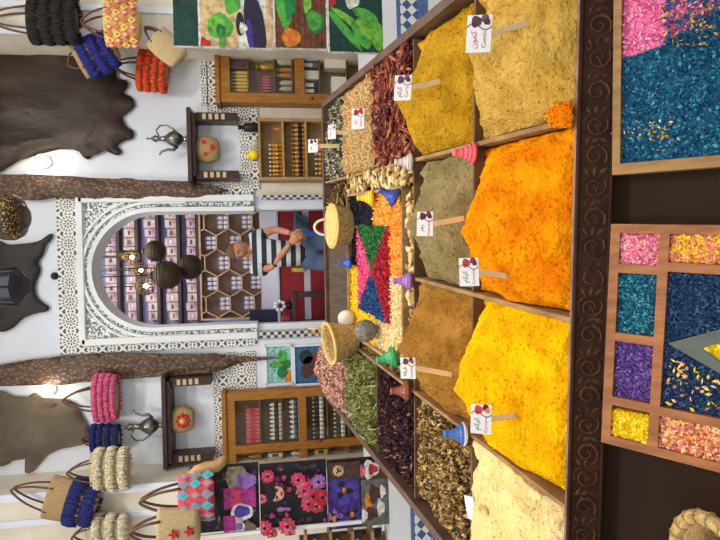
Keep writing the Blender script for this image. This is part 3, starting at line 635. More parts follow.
mb = MB(); mb.lathe([(.11, 0), (.118, .006), (.118, .022), (.11, .028)], mat('dark_stool', (30, 26, 24), .4), (bc.x, bc.y, tz-.028), 28); mb.build('seat', sl)
for k in range(4):
    q = PI/4+k*PI/2; mb = MB(); mb.tube([Vector((bc.x+.08*math.cos(q), bc.y+.08*math.sin(q), tz-.026)), Vector((bc.x+.11*math.cos(q), bc.y+.11*math.sin(q), 0.0))], [.011, .008], MC['dark_stool']); mb.build('leg', sl)
# ------------------------------------------------------------ price signs on sticks
STK = mat('stick_wood', (238, 210, 164), .6, (226, 194, 144), 20)
STKD = mat('stick_wood_dusty', (186, 150, 90), .7); REDT = col('red_ink', (186, 70, 78)); INK = col('dark_ink', (62, 34, 62)); PURP = col('purple_ink', (94, 40, 84))
def ndep(a_, b_, n): return (T(a_, b_, n)-CAM).dot(FW)
def sign(label, cx, cy, wx, hy, tipx, tipy, n, lat, arab, pic, tilt=0.0, group='price signs stuck in the spices'):
    a_, b_ = TP(tipx, tipy, n); tp = T(a_, b_, n); D = (tp-CAM).dot(FW); k = D/F
    r = thing('spice_sign', label, 'sign', tuple(tp), group)
    c = inplane(cx, cy, D-.012); upv = (-DN*math.cos(tilt)+RT*math.sin(tilt)); rt = (RT*math.cos(tilt)+DN*math.sin(tilt)); nm = -FW
    upv = (upv*.97-FW*-.24*1.0).normalized(); nm = rt.cross(upv).normalized()
    W, Hh = hy*k, wx*k
    mb = MB(); mb.obox(c-rt*W/2-upv*Hh/2, rt*W, upv*Hh, nm*.002, WH)
    o = c+nm*.0022
    # picture at the right of the card, bounded by a wavy dark line
    pm = [col('pic_%d_%d_%d' % q, q, .6) for q in pic]
    wl = []
    for i in range(13):
        t = i/12; wl.append((W*(.12+.05*math.sin(t*2*PI)), -Hh/2+Hh*t))
    def pp(x, y): return o+rt*x+upv*y
    pts = [(W*.2+W*.02*math.sin(2*PI*i/8), -Hh*.46+Hh*.92*i/8) for i in range(9)]
    mb.prism([pp(x, y) for x, y in pts]+[pp(W*.48, Hh*.46), pp(W*.48, -Hh*.46)], nm*.0003, WH)
    for i, (px_, py_, rr) in enumerate(((.32, .12, .15), (.4, -.22, .11), (.3, -.3, .09))):
        mb.prism([pp(px_*W+rr*W*math.cos(q)*(1+.2*math.sin(3*q+i)), py_*Hh+rr*W*math.sin(q)*1.05*(1+.15*math.cos(2*q))) for q in [2*PI*s_/14 for s_ in range(14)]], nm*(.0006+.0002*i), pm[i % len(pm)])
    mb.tube([pp(x, y)+nm*.0008 for x, y in [(W*(.2-.09*math.sin(t*2*PI))-W*.02, -Hh*.5+Hh*t) for t in [i/14 for i in range(15)]]], W*.014, PURP, 4)
    card = mb.build('card', r)
    mb = MB(); text_mesh(mb, arab, Hh*.34, INK if lat[1] else REDT, pp(-W*.17, Hh*.1), rt, upv, nm, 'CENTER'); mb.build('lettering', r)
    if lat[0]:
        mb = MB(); text_mesh(mb, lat[0], Hh*.26 if len(lat[0]) < 6 else Hh*.22, REDT, pp(-W*.17, -Hh*.3), rt, upv, nm, 'CENTER'); mb.build('lettering', r)
    mb = MB(); s0 = c-upv*Hh*.4-nm*.002; sv = (tp-s0).normalized(); wv = sv.cross(nm).normalized(); L = (tp-s0).length+.012
    mb.obox(s0-wv*.0065*(D/1.2)**.5-nm*.0025, sv*L, wv*.013*(D/1.2)**.5, nm*.002, STK if tilt < .5 else STKD); mb.build('stick', r)
    return r
AK, AQ = '\uFEE5\uFEEE\uFEE4\uFEDB', '\uFE94\uFED3\uFEAE\uFED7'
AC, AZ = '\uFEE2\uFEDB\uFEAE\uFEDB', '\uFEAE\uFEEB\uFEAF'
sign('white sign reading Cumin standing in the pale tan heap at the right', 479, 34, 24, 37, 522, 24, .085, ('Cumin', 0), AK, [(96, 52, 66), (110, 84, 92), (80, 40, 60)], .06)
sign('white sign in the golden mustard heap at the right, nearest the chillies', 403, 88, 17, 25, 436, 82, .07, ('Curry', 1), AC, [(92, 60, 84), (120, 70, 90), (70, 40, 60)], .05)
sign('white sign with dark script standing in the grey-green heap', 425, 224, 16, 24, 460, 219, .06, ('Gingembre', 1), AZ, [(84, 30, 44), (120, 40, 50), (70, 24, 40)], .02)
sign('white sign with a red picture in the orange heap near its left edge', 469, 272, 19, 28, 506, 276, .055, ('Curcuma', 1), AC, [(176, 70, 40), (150, 40, 60), (96, 34, 50)], -.04)
sign('white sign in the brown heap beside the green mini tagine', 408, 368, 15, 21, 448, 374, .05, ('Cannelle', 1), AQ, [(120, 44, 60), (96, 34, 54), (150, 70, 60)], -.03)
sign('white sign with a red paprika picture in the vivid yellow heap', 481, 419, 20, 29, 512, 416, .055, ('Curcuma', 1), AC, [(214, 60, 36), (60, 40, 50), (230, 120, 60)], .02)
sign('small sign with a red poppy picture standing in the beige seeds', 358, 119, 13, 20, 371, 116, .02, ('Sesame', 0), AZ, [(176, 32, 40), (150, 30, 40), (190, 60, 60)], .02)
sign('small white sign in the black and white herbs at the rear right', 332, 132, 8, 14, 350, 133, .02, ('', 1), AQ, [(220, 220, 220), (200, 200, 200), (90, 90, 90)], .0)
sign('tiny dark-edged sign standing highest among the rear right herbs, before the oil shelf', 313, 146, 10, 13, 337, 146, .02, ('', 1), AZ, [(60, 60, 66), (90, 90, 96), (40, 40, 46)], .0)
# fallen sign on the cream powder
q0 = T(*TP(476, 508, .02), .028)
fs = thing('spice_sign', 'white sign fallen over at the edge of the cream powder', 'sign', tuple(q0), 'price signs stuck in the spices')
mb = MB(); xx = (TR*-.35+TD*.9).normalized(); yy = TN.cross(xx).normalized(); mb.obox(q0-xx*.01-yy*.03, xx*.05, yy*.06, (TN*1+xx*.3).normalized()*.002, WH); mb.build('card', fs)
mb = MB(); mb.obox(q0-xx*.06-yy*.005, xx*.06, yy*.012, TN*.002, STKD); mb.build('stick', fs)
mb = MB(); mb.prism([q0-xx*.062+(TN*.003)+xx*.016*math.cos(t)*1.6+yy*.016*math.sin(t) for t in [i*PI/6 for i in range(12)]], TN*.002, STKD); mb.build('spoon_bowl', fs)
# ------------------------------------------------------------ mini tagines, balls, hats
def tagine(label, x, y, n, size, c, band, upright=None, base=None, seed=0):
    a_, b_ = TP(x, y, n); p = T(a_, b_, n); q = upright or Vector((0, 0, 1)); q = q.normalized()
    R = Vector((0, 0, 1)).rotation_difference(q).to_matrix()
    M = mat('glaze_'+label.split()[0]+str(seed), c, .3); MB2 = mat('glaze_band_'+label.split()[0]+str(seed), band, .35); MBs = mat('glaze_base_'+label.split()[0]+str(seed), base or c, .35)
    r = thing('mini_tagine', label, 'ornament', tuple(p), 'painted mini tagines on the table'); s = size
    mb = MB(); mb.lathe([(.30*s, 0), (.44*s, .05*s), (.5*s, .14*s), (.5*s, .18*s), (.42*s, .18*s)], MBs, p, 24, axis=R); mb.build('dish', r)
    mb = MB(); mb.lathe([(.46*s, .18*s), (.46*s, .22*s), (.37*s, .32*s), (.27*s, .46*s), (.2*s, .62*s), (.155*s, .8*s), (.15*s, .86*s), (.18*s, .92*s), (.14*s, 1.0*s), (.0, 1.02*s)], M, p, 24, axis=R)
    for z_, rr in ((.27, .425), (.4, .32), (.58, .222)): mb.lathe([(rr*s*.98, (z_-.018)*s), (rr*s*1.03, z_*s), (rr*s*.95, (z_+.018)*s)], MB2, p, 24, axis=R)
    mb.build('cone_lid', r); return r
V = Vector; UP = V((0, 0, 1))
tagine('pink striped mini tagine on the divider between tan and golden heaps', 475, 153, .002, .06, (238, 108, 112), (96, 52, 88), -DN*.9+V((0, -.1, .3)))
tagine('white mini tagine with grey stripes beside the chillies', 413, 162, .002, .062, (206, 198, 196), (150, 140, 150), -DN, seed=1)
tagine('yellow mini tagine at the back right of the star tray', 374, 198, .002, .07, (232, 208, 40), (206, 150, 30), -DN, seed=2)
tagine('deep blue mini tagine on its side at the right of the star tray', 398, 199, .012, .075, (62, 76, 160), (40, 52, 120), (RT*.4+DN*-.8), seed=3)
tagine('bright blue mini tagine behind the star tray on the wooden board', 352, 263, .004, .064, (48, 94, 184), (34, 66, 150), -DN, seed=4)
tagine('lilac mini tagine at the front of the star tray', 412, 281, .005, .066, (164, 112, 190), (130, 84, 160), -DN, seed=5)
tagine('green mini tagine behind the brown heap sign', 397, 356, .004, .08, (60, 168, 104), (40, 130, 80), (-DN*.9-RT*.2), seed=6)
tagine('terracotta mini tagine on the divider beside the dark hibiscus', 410, 391, .004, .07, (150, 82, 60), (120, 64, 48), -DN, seed=7)
tagine('blue mini tagine with a white rim on the divider between bark chips and yellow powder', 467, 434, .004, .066, (66, 108, 186), (52, 88, 160), (-DN), base=(226, 226, 240), seed=8)
a_, b_ = TP(353, 318, .0); p = T(a_, b_, .034)
mb = MB(); mb.ball(p, .04, mat('white_chalk', (238, 234, 224), .8, (226, 220, 206), 40, .2, 60), 20, 14); tag(mb.build('white_ball'), 'round white ball lying at the back left corner of the star tray', 'ball')
a_, b_ = TP(376, 330, .0); p = T(a_, b_, .045)
mb = MB(); GB = mat('grey_pumice', (112, 106, 100), .9, (140, 134, 126), 60, .6, 60)
mb.ball(p, .046, GB, 20, 14)
for i in range(260):
    d = V((random.gauss(0, 1), random.gauss(0, 1), random.gauss(0, 1))).normalized(); mb.chip(p+d*.046, .012, .005, GB)
tag(mb.build('grey_ball'), 'rough grey ball at the left corner of the star tray', 'ball')
def hat(label, x, y, n, r0, r1, h, axis, rim, seed):
    a_, b_ = TP(x, y, n); p = T(a_, b_, n); axis = axis.normalized(); R = V((0, 0, 1)).rotation_difference(axis).to_matrix()
    t = thing('straw_basket', label, 'basket', tuple(p), 'straw baskets at the back of the table')
    mb = MB(); prof = []
    for i in range(25):
        q = i/24; rr = r0+(r1-r0)*q+.002*math.sin(i*PI*.999)+(.003 if i % 2 else 0); prof.append((rr, h*q))
    for i in range(12, -1, -1): q = i/12; prof.append((r0+(r1-r0)*q-.01, max(h*q, .01)))
    prof.append((0, .01)); mb.lathe(prof, STRAWD, p, 32, axis=R); mb.build('basket_body', t)
    mb = MB(); mb.tube([p+R @ V((r1*math.cos(2*PI*i/36), r1*math.sin(2*PI*i/36), h)) for i in range(36)], .008, RIMS, 7, closed=True); mb.build('rim', t)
    return t, p, R
STRAWD = mat('coiled_straw', (206, 176, 116), .8, (164, 132, 78), 70, .6, 90); RIMS = mat('pale_rim', (226, 196, 120), .7, (204, 168, 92), 60, .3, 80)
t, p, R = hat('open coiled straw basket with pale rim at the back left of the star tray', 355, 338, .0, .062, .095, .13, V((-.12, -.22, .97)), 0, 1)
mb = MB(); mb.tube([p+R @ V((.06, .07, .13)), p+R @ V((.075, .1, .19)), p+R @ V((.05, .1, .19)), p+R @ V((.04, .085, .13))], .005, RIMS); mb.build('handle', t)
t, p, R = hat('round straw basket with pale lid and white loop at the back of the table', 349, 226, .0, .08, .1, .085, V((.0, -.2, .97)), 0, 2)
mb = MB(); mb.lathe([(0, 0), (.09, 0), (.098, .006), (.09, .012), (0, .014)], RIMS, p+R @ V((0, 0, .084)), 28, axis=R); mb.build('lid', t)
q = p+R @ V((0, .07, .094))
mb = MB(); mb.tube([q+(-DN)*(.0+.055*math.sin(PI*i/12))*1.0+RT*(-.038*math.cos(PI*i/12)) for i in range(13)], .006, mat('white_handle', (226, 214, 190), .5)); mb.build('handle', t)
# ------------------------------------------------------------ skins on the back wall
def skin(name, label, cat, px, Y, M, puff=.02, edge=None, seed=0, sub=26):
    pts = [P(x, y, Y) for x, y in px]
    pts = [a.lerp(b, t) for a, b in zip(pts, pts[1:]+pts[:1]) for t in (.22, .78)]
    # dense outline
    den = []
    for i in range(len(pts)):
        a, b = pts[i], pts[(i+1) % len(pts)]; n = max(1, int((b-a).length/.03))
        for q in range(n):
            t = q/n; p = a.lerp(b, t); p += V((fbm(p.x*9, p.z*9, seed), 0, fbm(p.x*9+5, p.z*9, seed)))*.008; den.append(p)
    bm = bmesh.new(); vs = [bm.verts.new(p) for p in den]; bm.faces.new(vs); bmesh.ops.triangulate(bm, faces=bm.faces[:])
    for _ in range(3):
        es = [e for e in bm.edges if e.calc_length() > .07 and not e.is_boundary]
        if es: bmesh.ops.subdivide_edges(bm, edges=es, cuts=1); bmesh.ops.triangulate(bm, faces=bm.faces[:]); bmesh.ops.beautify_fill(bm, faces=bm.faces[:], edges=[e for e in bm.edges if not e.is_boundary])
    bd = [v.co.copy() for v in bm.verts if v.is_boundary]
    for v in bm.verts:
        d = 0 if v.is_boundary else min((v.co-q).length for q in bd[::2]+bd[1::2])
        v.co.y -= puff*min(1, d/.09)+puff*.7*fbm(v.co.x*4+seed, v.co.z*2, seed)*min(1, d/.05)+.004
    bm.normal_update()
    for f in bm.faces:
        if f.normal.y > 0: f.normal_flip()
    me = bpy.data.meshes.new(name); c = sum(den, V())/len(den); zmin = min(p.z for p in den)
    for v in bm.verts: v.co -= V((c.x, Y, zmin))
    bm.to_mesh(me); bm.free(); me.materials.append(M)
    for p in me.polygons: p.use_smooth = True
    o = bpy.data.objects.new(name, me); C.objects.link(o); o.location = (c.x, Y, zmin)
    md = o.modifiers.new('thickness', 'SOLIDIFY'); md.thickness = .006; md.offset = -1
    return tag(o, label, cat)
HIDED = mat('dark_hide', (62, 43, 31), .45, (32, 25, 22), 2.6, .2, 26, detail=8, stretch=(2.2, 1, .6), spec=.4)
HIDEB = mat('black_hide', (34, 29, 27), .55, (48, 40, 35), 4, .25, 30, spec=.4)
HIDEG = mat('taupe_hide', (112, 100, 84), .75, (88, 76, 62), 3.2, .25, 30, detail=8)
SNAKE = mat('crocodile_skin', (134, 106, 80), .45, (78, 56, 42), 42, .7, 42, kind='voronoi', lo=.1, hi=.55, stretch=(1, 1, .7))
skin('leather_hide', 'large dark brown hide hung on the upper right wall', 'hide', [(-12, 52), (30, 56), (32, 48), (44, 44), (60, 45), (75, 50), (88, 56), (105, 60), (117, 70), (116, 78), (126, 80), (129, 86), (121, 92), (133, 98), (135, 108), (126, 110), (121, 118), (127, 127), (134, 131), (134, 139), (124, 141), (116, 146), (123, 151), (119, 156), (107, 152), (98, 148), (93, 151), (93, 158), (86, 160), (77, 150), (60, 147), (40, 150), (26, 156), (14, 164), (0, 173), (-12, 176)], WY-.03, HIDED, .03, seed=1)
skin('leather_hide', 'smaller black-brown hide at the top centre behind the lantern', 'hide', [(-10, 238), (0, 240), (10, 245), (28, 244), (40, 241), (48, 234), (54, 233), (52, 239), (46, 246), (44, 255), (38, 262), (41, 270), (35, 285), (36, 297), (43, 303), (50, 307), (49, 312), (36, 313), (22, 319), (12, 329), (4, 332), (-10, 330)], WY-.03, HIDEB, .02, seed=2)
skin('cow_hide', 'taupe grey hide hung on the upper left wall', 'hide', [(-10, 390), (8, 392), (14, 401), (26, 402), (28, 396), (35, 392), (40, 397), (42, 406), (54, 409), (62, 402), (67, 398), (77, 404), (82, 416), (88, 425), (91, 437), (86, 445), (72, 446), (60, 449), (48, 454), (40, 461), (32, 473), (24, 473), (28, 462), (24, 456), (14, 459), (8, 465), (-10, 468)], WY-.03, HIDEG, .02, seed=3)
def wav(x0, x1, y0, y1, amp, n, ph): return [(x0+(x1-x0)*i/n, y0+(y1-y0)*i/n+amp*math.sin(i*1.9+ph)+amp*.6*math.sin(i*3.3+ph)) for i in range(n+1)]
skin('reptile_skin', 'long brown reptile skin hanging right of the arch', 'skin', wav(-10, 205, 174, 183, 1.6, 14, 0)+[(218, 187), (232, 191), (218, 193), (205, 196)]+wav(196, -10, 199, 199, 1.5, 13, 1), WY-.06, SNAKE, .03, seed=4)
skin('reptile_skin', 'long brown reptile skin with a thin tail hanging left of the arch', 'skin', wav(-10, 60, 366, 356, 1.0, 5, 0)+wav(80, 215, 354, 355, 1.6, 9, 1)+[(236, 357), (255, 357.2), (277, 356.5), (277, 358.8), (256, 360.5), (236, 364)]+wav(215, 60, 371, 384, 1.5, 10, 2)+wav(45, -10, 384, 386, .8, 4, 0), WY-.06, SNAKE, .03, seed=5)
# ------------------------------------------------------------ wall spot lamps and door knob camera
for x, y, lb in ((43, 161, 'small round glowing wall lamp beside the large dark hide'), (48, 390, 'small round glowing wall lamp above the taupe hide')):
    c = P(x, y, WY-.06); r = thing('wall_lamp', lb, 'lamp', (c.x, WY, c.z), 'wall lamps')
    R = Matrix.Rotation(PI/2, 3, 'X')
    mb = MB(); mb.lathe([(.055, 0), (.06, .012), (.05, .03), (.03, .035)], WHITE, (c.x, WY, c.z), 20, axis=R); mb.build('base', r)
    mb = MB(); mb.ball((c.x, WY-.08, c.z), .055, BULB, 16, 10); mb.build('bulb', r)
c = P(55, 276, WY); r = thing('security_camera', 'small black dome camera on the wall above the arch', 'camera', (c.x, WY, c.z))
R = Matrix.Rotation(PI/2, 3, 'X')
mb = MB(); mb.lathe([(.034, 0), (.034, .012), (.028, .018)], BLACKP, (c.x, WY, c.z), 20, axis=R); mb.build('base', r)
mb = MB(); mb.ball((c.x, WY-.02, c.z), .026, BLACKP, 14, 10); mb.build('dome', r)
# ------------------------------------------------------------ teapots and niche shelves
def niche(y0, y1, xt, xb, label, sgn):
    Y0 = WY-.26; a, b = P(xt, y1, Y0), P(xt, y0, Y0); zb = P(xb, (y0+y1)/2, Y0).z; x0, x1, zt = a.x, b.x, (a.z+b.z)/2
    r = thing('wall_niche_shelf', label, 'shelf', ((x0+x1)/2, WY, zb), 'open niche shelves on the back wall')
    cx_ = (x0+x1)/2
    mb = MB(); mb.prism([V((x0-.02, WY-.005, zt)), V((x0, Y0, zt)), V((x1, Y0, zt)), V((x1+.02, WY-.005, zt))], (0, 0, -.035), DARKW)
    mb.prism([V((x0+.03, WY-.005, zt-.035)), V((x0+.04, Y0+.03, zt-.035)), V((x1-.04, Y0+.03, zt-.035)), V((x1-.03, WY-.005, zt-.035))], (0, 0, -.03), DARKW); mb.build('top_board', r)
    INL = mat('inlay_light', (196, 172, 136), .5)
    for x in (x0+.06, x1-.06):
        mb = MB(); mb.box((x, WY-.1, (zb+zt)/2-.03), (.075, .17, zt-zb-.07), DARKW)
        n = 4
        for i in range(n):
            zz = zb+(zt-zb)*(.3+.5*i/n)
            mb.box((x, WY-.187, zz), (.05, .008, .03), INL)
        mb.build('side_bracket', r)
    mb = MB(); mb.box((cx_, WY-.012, (zb+zt)/2-.03), (x1-x0-.1, .015, zt-zb-.06), WHITE); mb.build('back_panel', r)
    return (x0, x1, zt, zb, cx_)
NR = niche(107, 180, 187, 238, 'dark wooden niche shelf on the wall right of the arch', 1)
NL = niche(378, 470, 162, 211, 'dark wooden niche shelf on the wall left of the arch', -1)
def teapot(label, p, h, face, group='silver teapots on the niche shelves'):
    r = thing('teapot', label, 'teapot', tuple(p), group); p = V(p); s = h
    mb = MB(); mb.lathe([(.13*s, 0), (.14*s, .02*s), (.06*s, .07*s), (.05*s, .12*s), (.12*s, .18*s), (.19*s, .27*s), (.2*s, .36*s), (.15*s, .46*s), (.08*s, .54*s), (.055*s, .64*s), (.06*s, .72*s), (.09*s, .76*s)], SILVER, p, 20); mb.build('body', r)
    mb = MB(); mb.lathe([(.09*s, .76*s), (.08*s, .8*s), (.04*s, .86*s), (.02*s, .9*s), (.03*s, .94*s), (.01*s, 1.0*s), (0, 1.0*s)], SILVER, p, 16); mb.build('lid', r)
    f = face
    mb = MB(); mb.tube([p+V((f*.17*s, 0, .28*s)), p+V((f*.27*s, 0, .36*s)), p+V((f*.26*s, 0, .5*s)), p+V((f*.31*s, 0, .64*s)), p+V((f*.4*s, 0, .7*s))], [.05*s, .04*s, .032*s, .026*s, .02*s], SILVER, 8); mb.build('spout', r)
    mb = MB(); mb.tube([p+V((-f*.07*s, 0, .7*s)), p+V((-f*.2*s, 0, .76*s)), p+V((-f*.32*s, 0, .66*s)), p+V((-f*.33*s, 0, .5*s)), p+V((-f*.24*s, 0, .36*s)), p+V((-f*.18*s, 0, .3*s))], .022*s, SILVER, 8); mb.build('handle', r)
c = P(187, 139, WY-.15); teapot('silver teapot standing on the right-hand niche shelf', (c.x, WY-.15, NR[2]+.001), .37, -1)
c = P(162, 425, WY-.15); teapot('silver teapot with a dark star band standing on the left-hand niche shelf', (c.x, WY-.15, NL[2]+.001), .38, 1)
# small heart baskets hanging inside the niches
def pouch(label, x0, x1, y0, y1, M, decor, Y):
    c = P(x1, (y0+y1)/2, Y); k = sc(Y, c.z); w = (y1-y0)*k; h = (x1-x0)*k
    r = thing('small_basket', label, 'basket', (c.x, Y, c.z), 'little baskets in the niches')
    mb = MB(); prof = [(.28*w, 0), (.4*w, .1*h), (.5*w, .45*h), (.48*w, .75*h), (.36*w, h), (.34*w, h), (.44*w, .7*h), (.3*w, .06*h), (0, .05*h)]
    mb.lathe(prof, M, (c.x, Y, c.z), 24, 1, .55)
    decor(mb, c.x, Y-.28*w, c.z+.45*h, w, h); mb.build('basket_body', r)
    mb = MB(); mb.tube([V((c.x+math.cos(t)*.3*w, Y, c.z+h*.97+math.sin(t)*.35*h)) for t in [PI*i/10 for i in range(11)]], .008, LEATHER, 6); mb.build('handle', r); return r
REDF = col('red_felt', (178, 36, 42), .8); YELF = col('yellow_felt', (232, 186, 60), .8)
def heart(mb, x, y, z, s, M):
    pts = [V((x+s*.06*16*math.sin(t)**3, y, z+s*.06*(13*math.cos(t)-5*math.cos(2*t)-2*math.cos(3*t)-math.cos(4*t)))) for t in [2*PI*i/20 for i in range(20)]]
    mb.prism(pts, (0, .02, 0), M)
def hearts(mb, x, y, z, w, h):
    for dx, dz in ((-.18, .1), (.18, .16), (.02, -.2)): heart(mb, x+dx*w, y+.012+abs(dx)*.08*w-.01, z+dz*h, .13*w, REDF)
def flower(mb, x, y, z, w, h):
    for i in range(8): mb.ball((x+.19*w*math.cos(i*PI/4), y+.02, z+.19*w*math.sin(i*PI/4)), .1*w, REDF, 8, 6)
    mb.ball((x, y, z), .09*w, YELF, 8, 6)
pouch('small straw basket with red felt hearts in the right-hand niche', 197, 219, 136, 163, STRAW, hearts, WY-.13)
pouch('small straw basket with a red and yellow flower in the left-hand niche', 172, 194, 405, 432, STRAW, flower, WY-.13)
# ------------------------------------------------------------ hanging bags
def ruffle(mb, z, rx, ry, M, amp=.014, rr=.014, n=84, c=V((0, 0, 0)), seed=0, waves=13):
    vs = []
    for i in range(n):
        t = 2*PI*i/n; w = amp*math.sin(t*waves+seed)+amp*.4*noise.noise(V((i*.7, seed, z*9)))
        vs.append(c+V((math.cos(t)*(rx+w), math.sin(t)*(ry+w), z+.6*amp*math.sin(t*waves*1.0+1+seed))))
    mb.tube(vs, [rr*(.75+.5*random.random()) for _ in vs], M, 6, closed=True)
def yarn(nm, c): return mat('yarn_'+nm, c, .95, tuple(int(v*.72) for v in c), 60, .8, 60)
def bag(label, cx, top, bot, w, Y, rows, body, tilt=0, handles=2, hl=.18, depth=.45, decor=None, group='woven bags hanging on the walls', taper=.8, bulge=1.05, name='straw_bag', rr=.016, gap=.26, lid=None, cat='bag', hmat=None):
    """cx, top, bot, w in photo pixels (across, top edge, bottom edge, width)"""
    b = P(bot, cx, Y); k = sc(Y, b.z); W = w*k; H = (bot-top)*k
    r = thing(name, label, cat, (b.x, Y, b.z), group); o = V((b.x, Y, b.z)); R3 = Matrix.Rotation(tilt, 3, 'Y')
    def X(v): return o+R3 @ V(v)
    mb = MB(); n = 12; prof = []
    for i in range(n+1):
        q = i/n; rad = W/2*(taper+(1-taper)*q+ (bulge-1)*math.sin(PI*q)); rad *= min(1, .72+q*4); prof.append((rad, H*q))
    prof += [(prof[-1][0]-.012, H), (prof[-4][0]-.014, H*.7), (W/2*taper*.8, H*.12), (0, H*.1)]
    mb.lathe([(0, 0)]+prof, body, o, 36, 1, depth, axis=R3) if False else mb.lathe([(1e-7, 0)]+prof, body, (0, 0, 0), 36, 1, depth)
    mb.v = [X(v) for v in mb.v]
    if decor:
        d = MB(); decor(d, W, H, depth); off = len(mb.v)
        d.v = [X(v) for v in d.v]
        for M in d.mats: mb.mi(M)
        mb.v += d.v
        for f, mi_, s_ in zip(d.f, d.m, d.sm): mb.f.append([off+i for i in f]); mb.m.append(mb.mi(d.mats[mi_])); mb.sm.append(s_)
    mb.build('bag_body', r)
    for i, (q, M) in enumerate(rows):
        mb = MB(); rad = W/2*(taper+(1-taper)*q+(bulge-1)*math.sin(PI*q))*min(1, .72+q*4); half = H*gap*.5; nst = 78
        for g_ in range(2):
            for s_ in range(nst):
                t = 2*PI*(s_+.5*g_)/nst+random.uniform(-.03, .03); e = random.uniform(.7, 1.25)*(.75 if g_ else 1.1); ph = .35*math.sin(t*9+i*2+g_)
                def at(rx, zz): return V((math.cos(t)*(rad+rx), math.sin(t)*(rad*depth+rx), H*q+zz))
                mb.tube([at(.0, half*.9), at(.016*e, half*(.55+ph*.3)), at(.02*e+.005*ph, -half*.2), at(.014*e, -half*e)], [.004, rr*.42, rr*.48, rr*.28], M, 5)
        mb.v = [X(v) for v in mb.v]; mb.build('fringe', r)
    for s in range(handles):
        mb = MB(); yy = (-1 if s == 0 else 1)*W/2*depth*.8
        pts = [X((math.cos(t)*W*.24*(1-.55*math.sin(t)**2), yy*(1-.6*math.sin(t)), H*.93+math.sin(t)**.8*hl)) if 0 < t < PI else X((math.cos(t)*W*.27, yy, H*.9)) for t in [PI*i/14 for i in range(15)]]
        mb.tube(pts, .0085, hmat or LEATHER, 6); mb.build('handle', r)
    return r
BLK = yarn('black', (42, 38, 34)); BLUY = yarn('blue', (44, 50, 142)); ORY = yarn('orange', (238, 84, 44)); PNK = yarn('pink', (236, 104, 150)); CRY = yarn('cream', (226, 216, 184)); NAVY = yarn('navy', (40, 46, 116))
DKB = mat('black_weave', (52, 46, 36), .8, (120, 104, 72), 60, .6, 60, stretch=(1, 1, 3)); BGW = mat('beige_weave', (206, 184, 140), .8, (176, 150, 104), 110, .7, 110, stretch=(1, 1, 3))
def diamonds(cols, nq=9, nz=4, sz=.07):
    def d(mb, W, H, dep):
        Ms = [col('woven_%d_%d_%d' % c, c, .85) for c in cols]
        for q in range(nq):
            for zz in range(nz):
                t = -PI*.88+PI*.76*q/(nq-1); z_ = H*(.16+.68*zz/(nz-1)); R_ = W/2*1.06
                p = V((math.cos(t)*R_, math.sin(t)*R_*dep, z_)); n = V((math.cos(t), math.sin(t)/dep, 0)).normalized(); u = V((-n.y, n.x, 0)); s = W*sz
                M = Ms[(q+zz) % len(Ms)]
                mb.prism([p-n*.014+u*s, p-n*.014+V((0, 0, s*1.3)), p-n*.014-u*s, p-n*.014-V((0, 0, s*1.3))], n*.014, M)
                M = Ms[(q+zz+1) % len(Ms)]; s *= .5
                mb.prism([p-n*.003+u*s, p-n*.003+V((0, 0, s*1.3)), p-n*.003-u*s, p-n*.003-V((0, 0, s*1.3))], n*.006, M)
    return d
def stars(mb, W, H, dep):
    for t, zz in ((-PI*.52, .58), (-PI*.5, .22)):
        R_ = W/2*1.02; p = V((math.cos(t)*R_, math.sin(t)*R_*dep, H*zz)); n = V((math.cos(t), math.sin(t)/dep, 0)).normalized(); u = V((-n.y, n.x, 0))
        pts = []
        for i in range(10):
            a = PI/2+i*PI/5; rr_ = W*.13*(1 if i % 2 == 0 else .42); pts.append(p+u*math.cos(a)*rr_+V((0, 0, math.sin(a)*rr_)))
        mb.prism([q-n*.012 for q in pts], n*.02, REDF)
YB = 4.64
bag('black fringed straw bag at the top right corner', 22, 33, 77, 42, YB, [(.1, BLK), (.36, BLK), (.62, BLK), (.88, BLK)], DKB, hl=.34, taper=.86)
bag('yellow and pink diamond-patterned bag at the right, beside the vegetable prints', 25, 108, 140, 46, YB-.05, [], mat('yellow_weave', (226, 196, 120), .8, (196, 150, 80), 90, .7, 90), decor=diamonds([(212, 112, 120), (236, 204, 110), (196, 128, 60)]), hl=.2, taper=.78)
bag('blue fringed straw bag tilted against the large dark hide', 46, 76, 116, 36, YB+.1, [(.25, BLUY), (.5, BLUY), (.78, BLUY)], STRAW, tilt=-.45, hl=.1, handles=1)
bag('bright orange-red fringed bag on the white wall below the dark hide', 73, 141, 167, 36, WY-.2, [(.12, ORY), (.4, ORY), (.68, ORY), (.94, ORY)], STRAW, tilt=.12, hl=.24, taper=.95)
bag('plain beige round straw pouch next to the orange-red bag', 60, 148, 181, 26, YB-.03, [], BGW, tilt=.75, hl=.12, taper=.9, bulge=1.12)
bag('bright pink ruffled bag below the left wall lamp', 397, 95, 117, 42, WY-.17, [(.1, PNK), (.35, PNK), (.6, PNK), (.85, PNK)], BGW, hl=.26, taper=.92, rr=.02)
bag('dark blue ruffled bag half hidden behind the cream ruffled bag', 437, 94, 119, 24, WY-.13, [(.1, NAVY), (.4, NAVY), (.7, NAVY), (.94, NAVY)], STRAW, hl=.1)
bag('cream ruffled bag hanging at the edge of the left pier', 468, 94, 128, 37, YB-.01, [(.12, CRY), (.45, CRY), (.8, CRY)], BGW, hl=.2, taper=.95, rr=.022)
bag('straw bag with two dark blue fringes on the left pier', 506, 50, 96, 44, YB-.02, [(.14, NAVY), (.46, NAVY)], STRAW, tilt=.3, hl=.3, rr=.02, gap=.3)
bag('cream ruffled bag at the lower left edge below the blue-fringed bag', 532, 92, 128, 36, YB-.01, [(.12, CRY), (.45, CRY), (.8, CRY)], BGW, hl=.15, rr=.02)
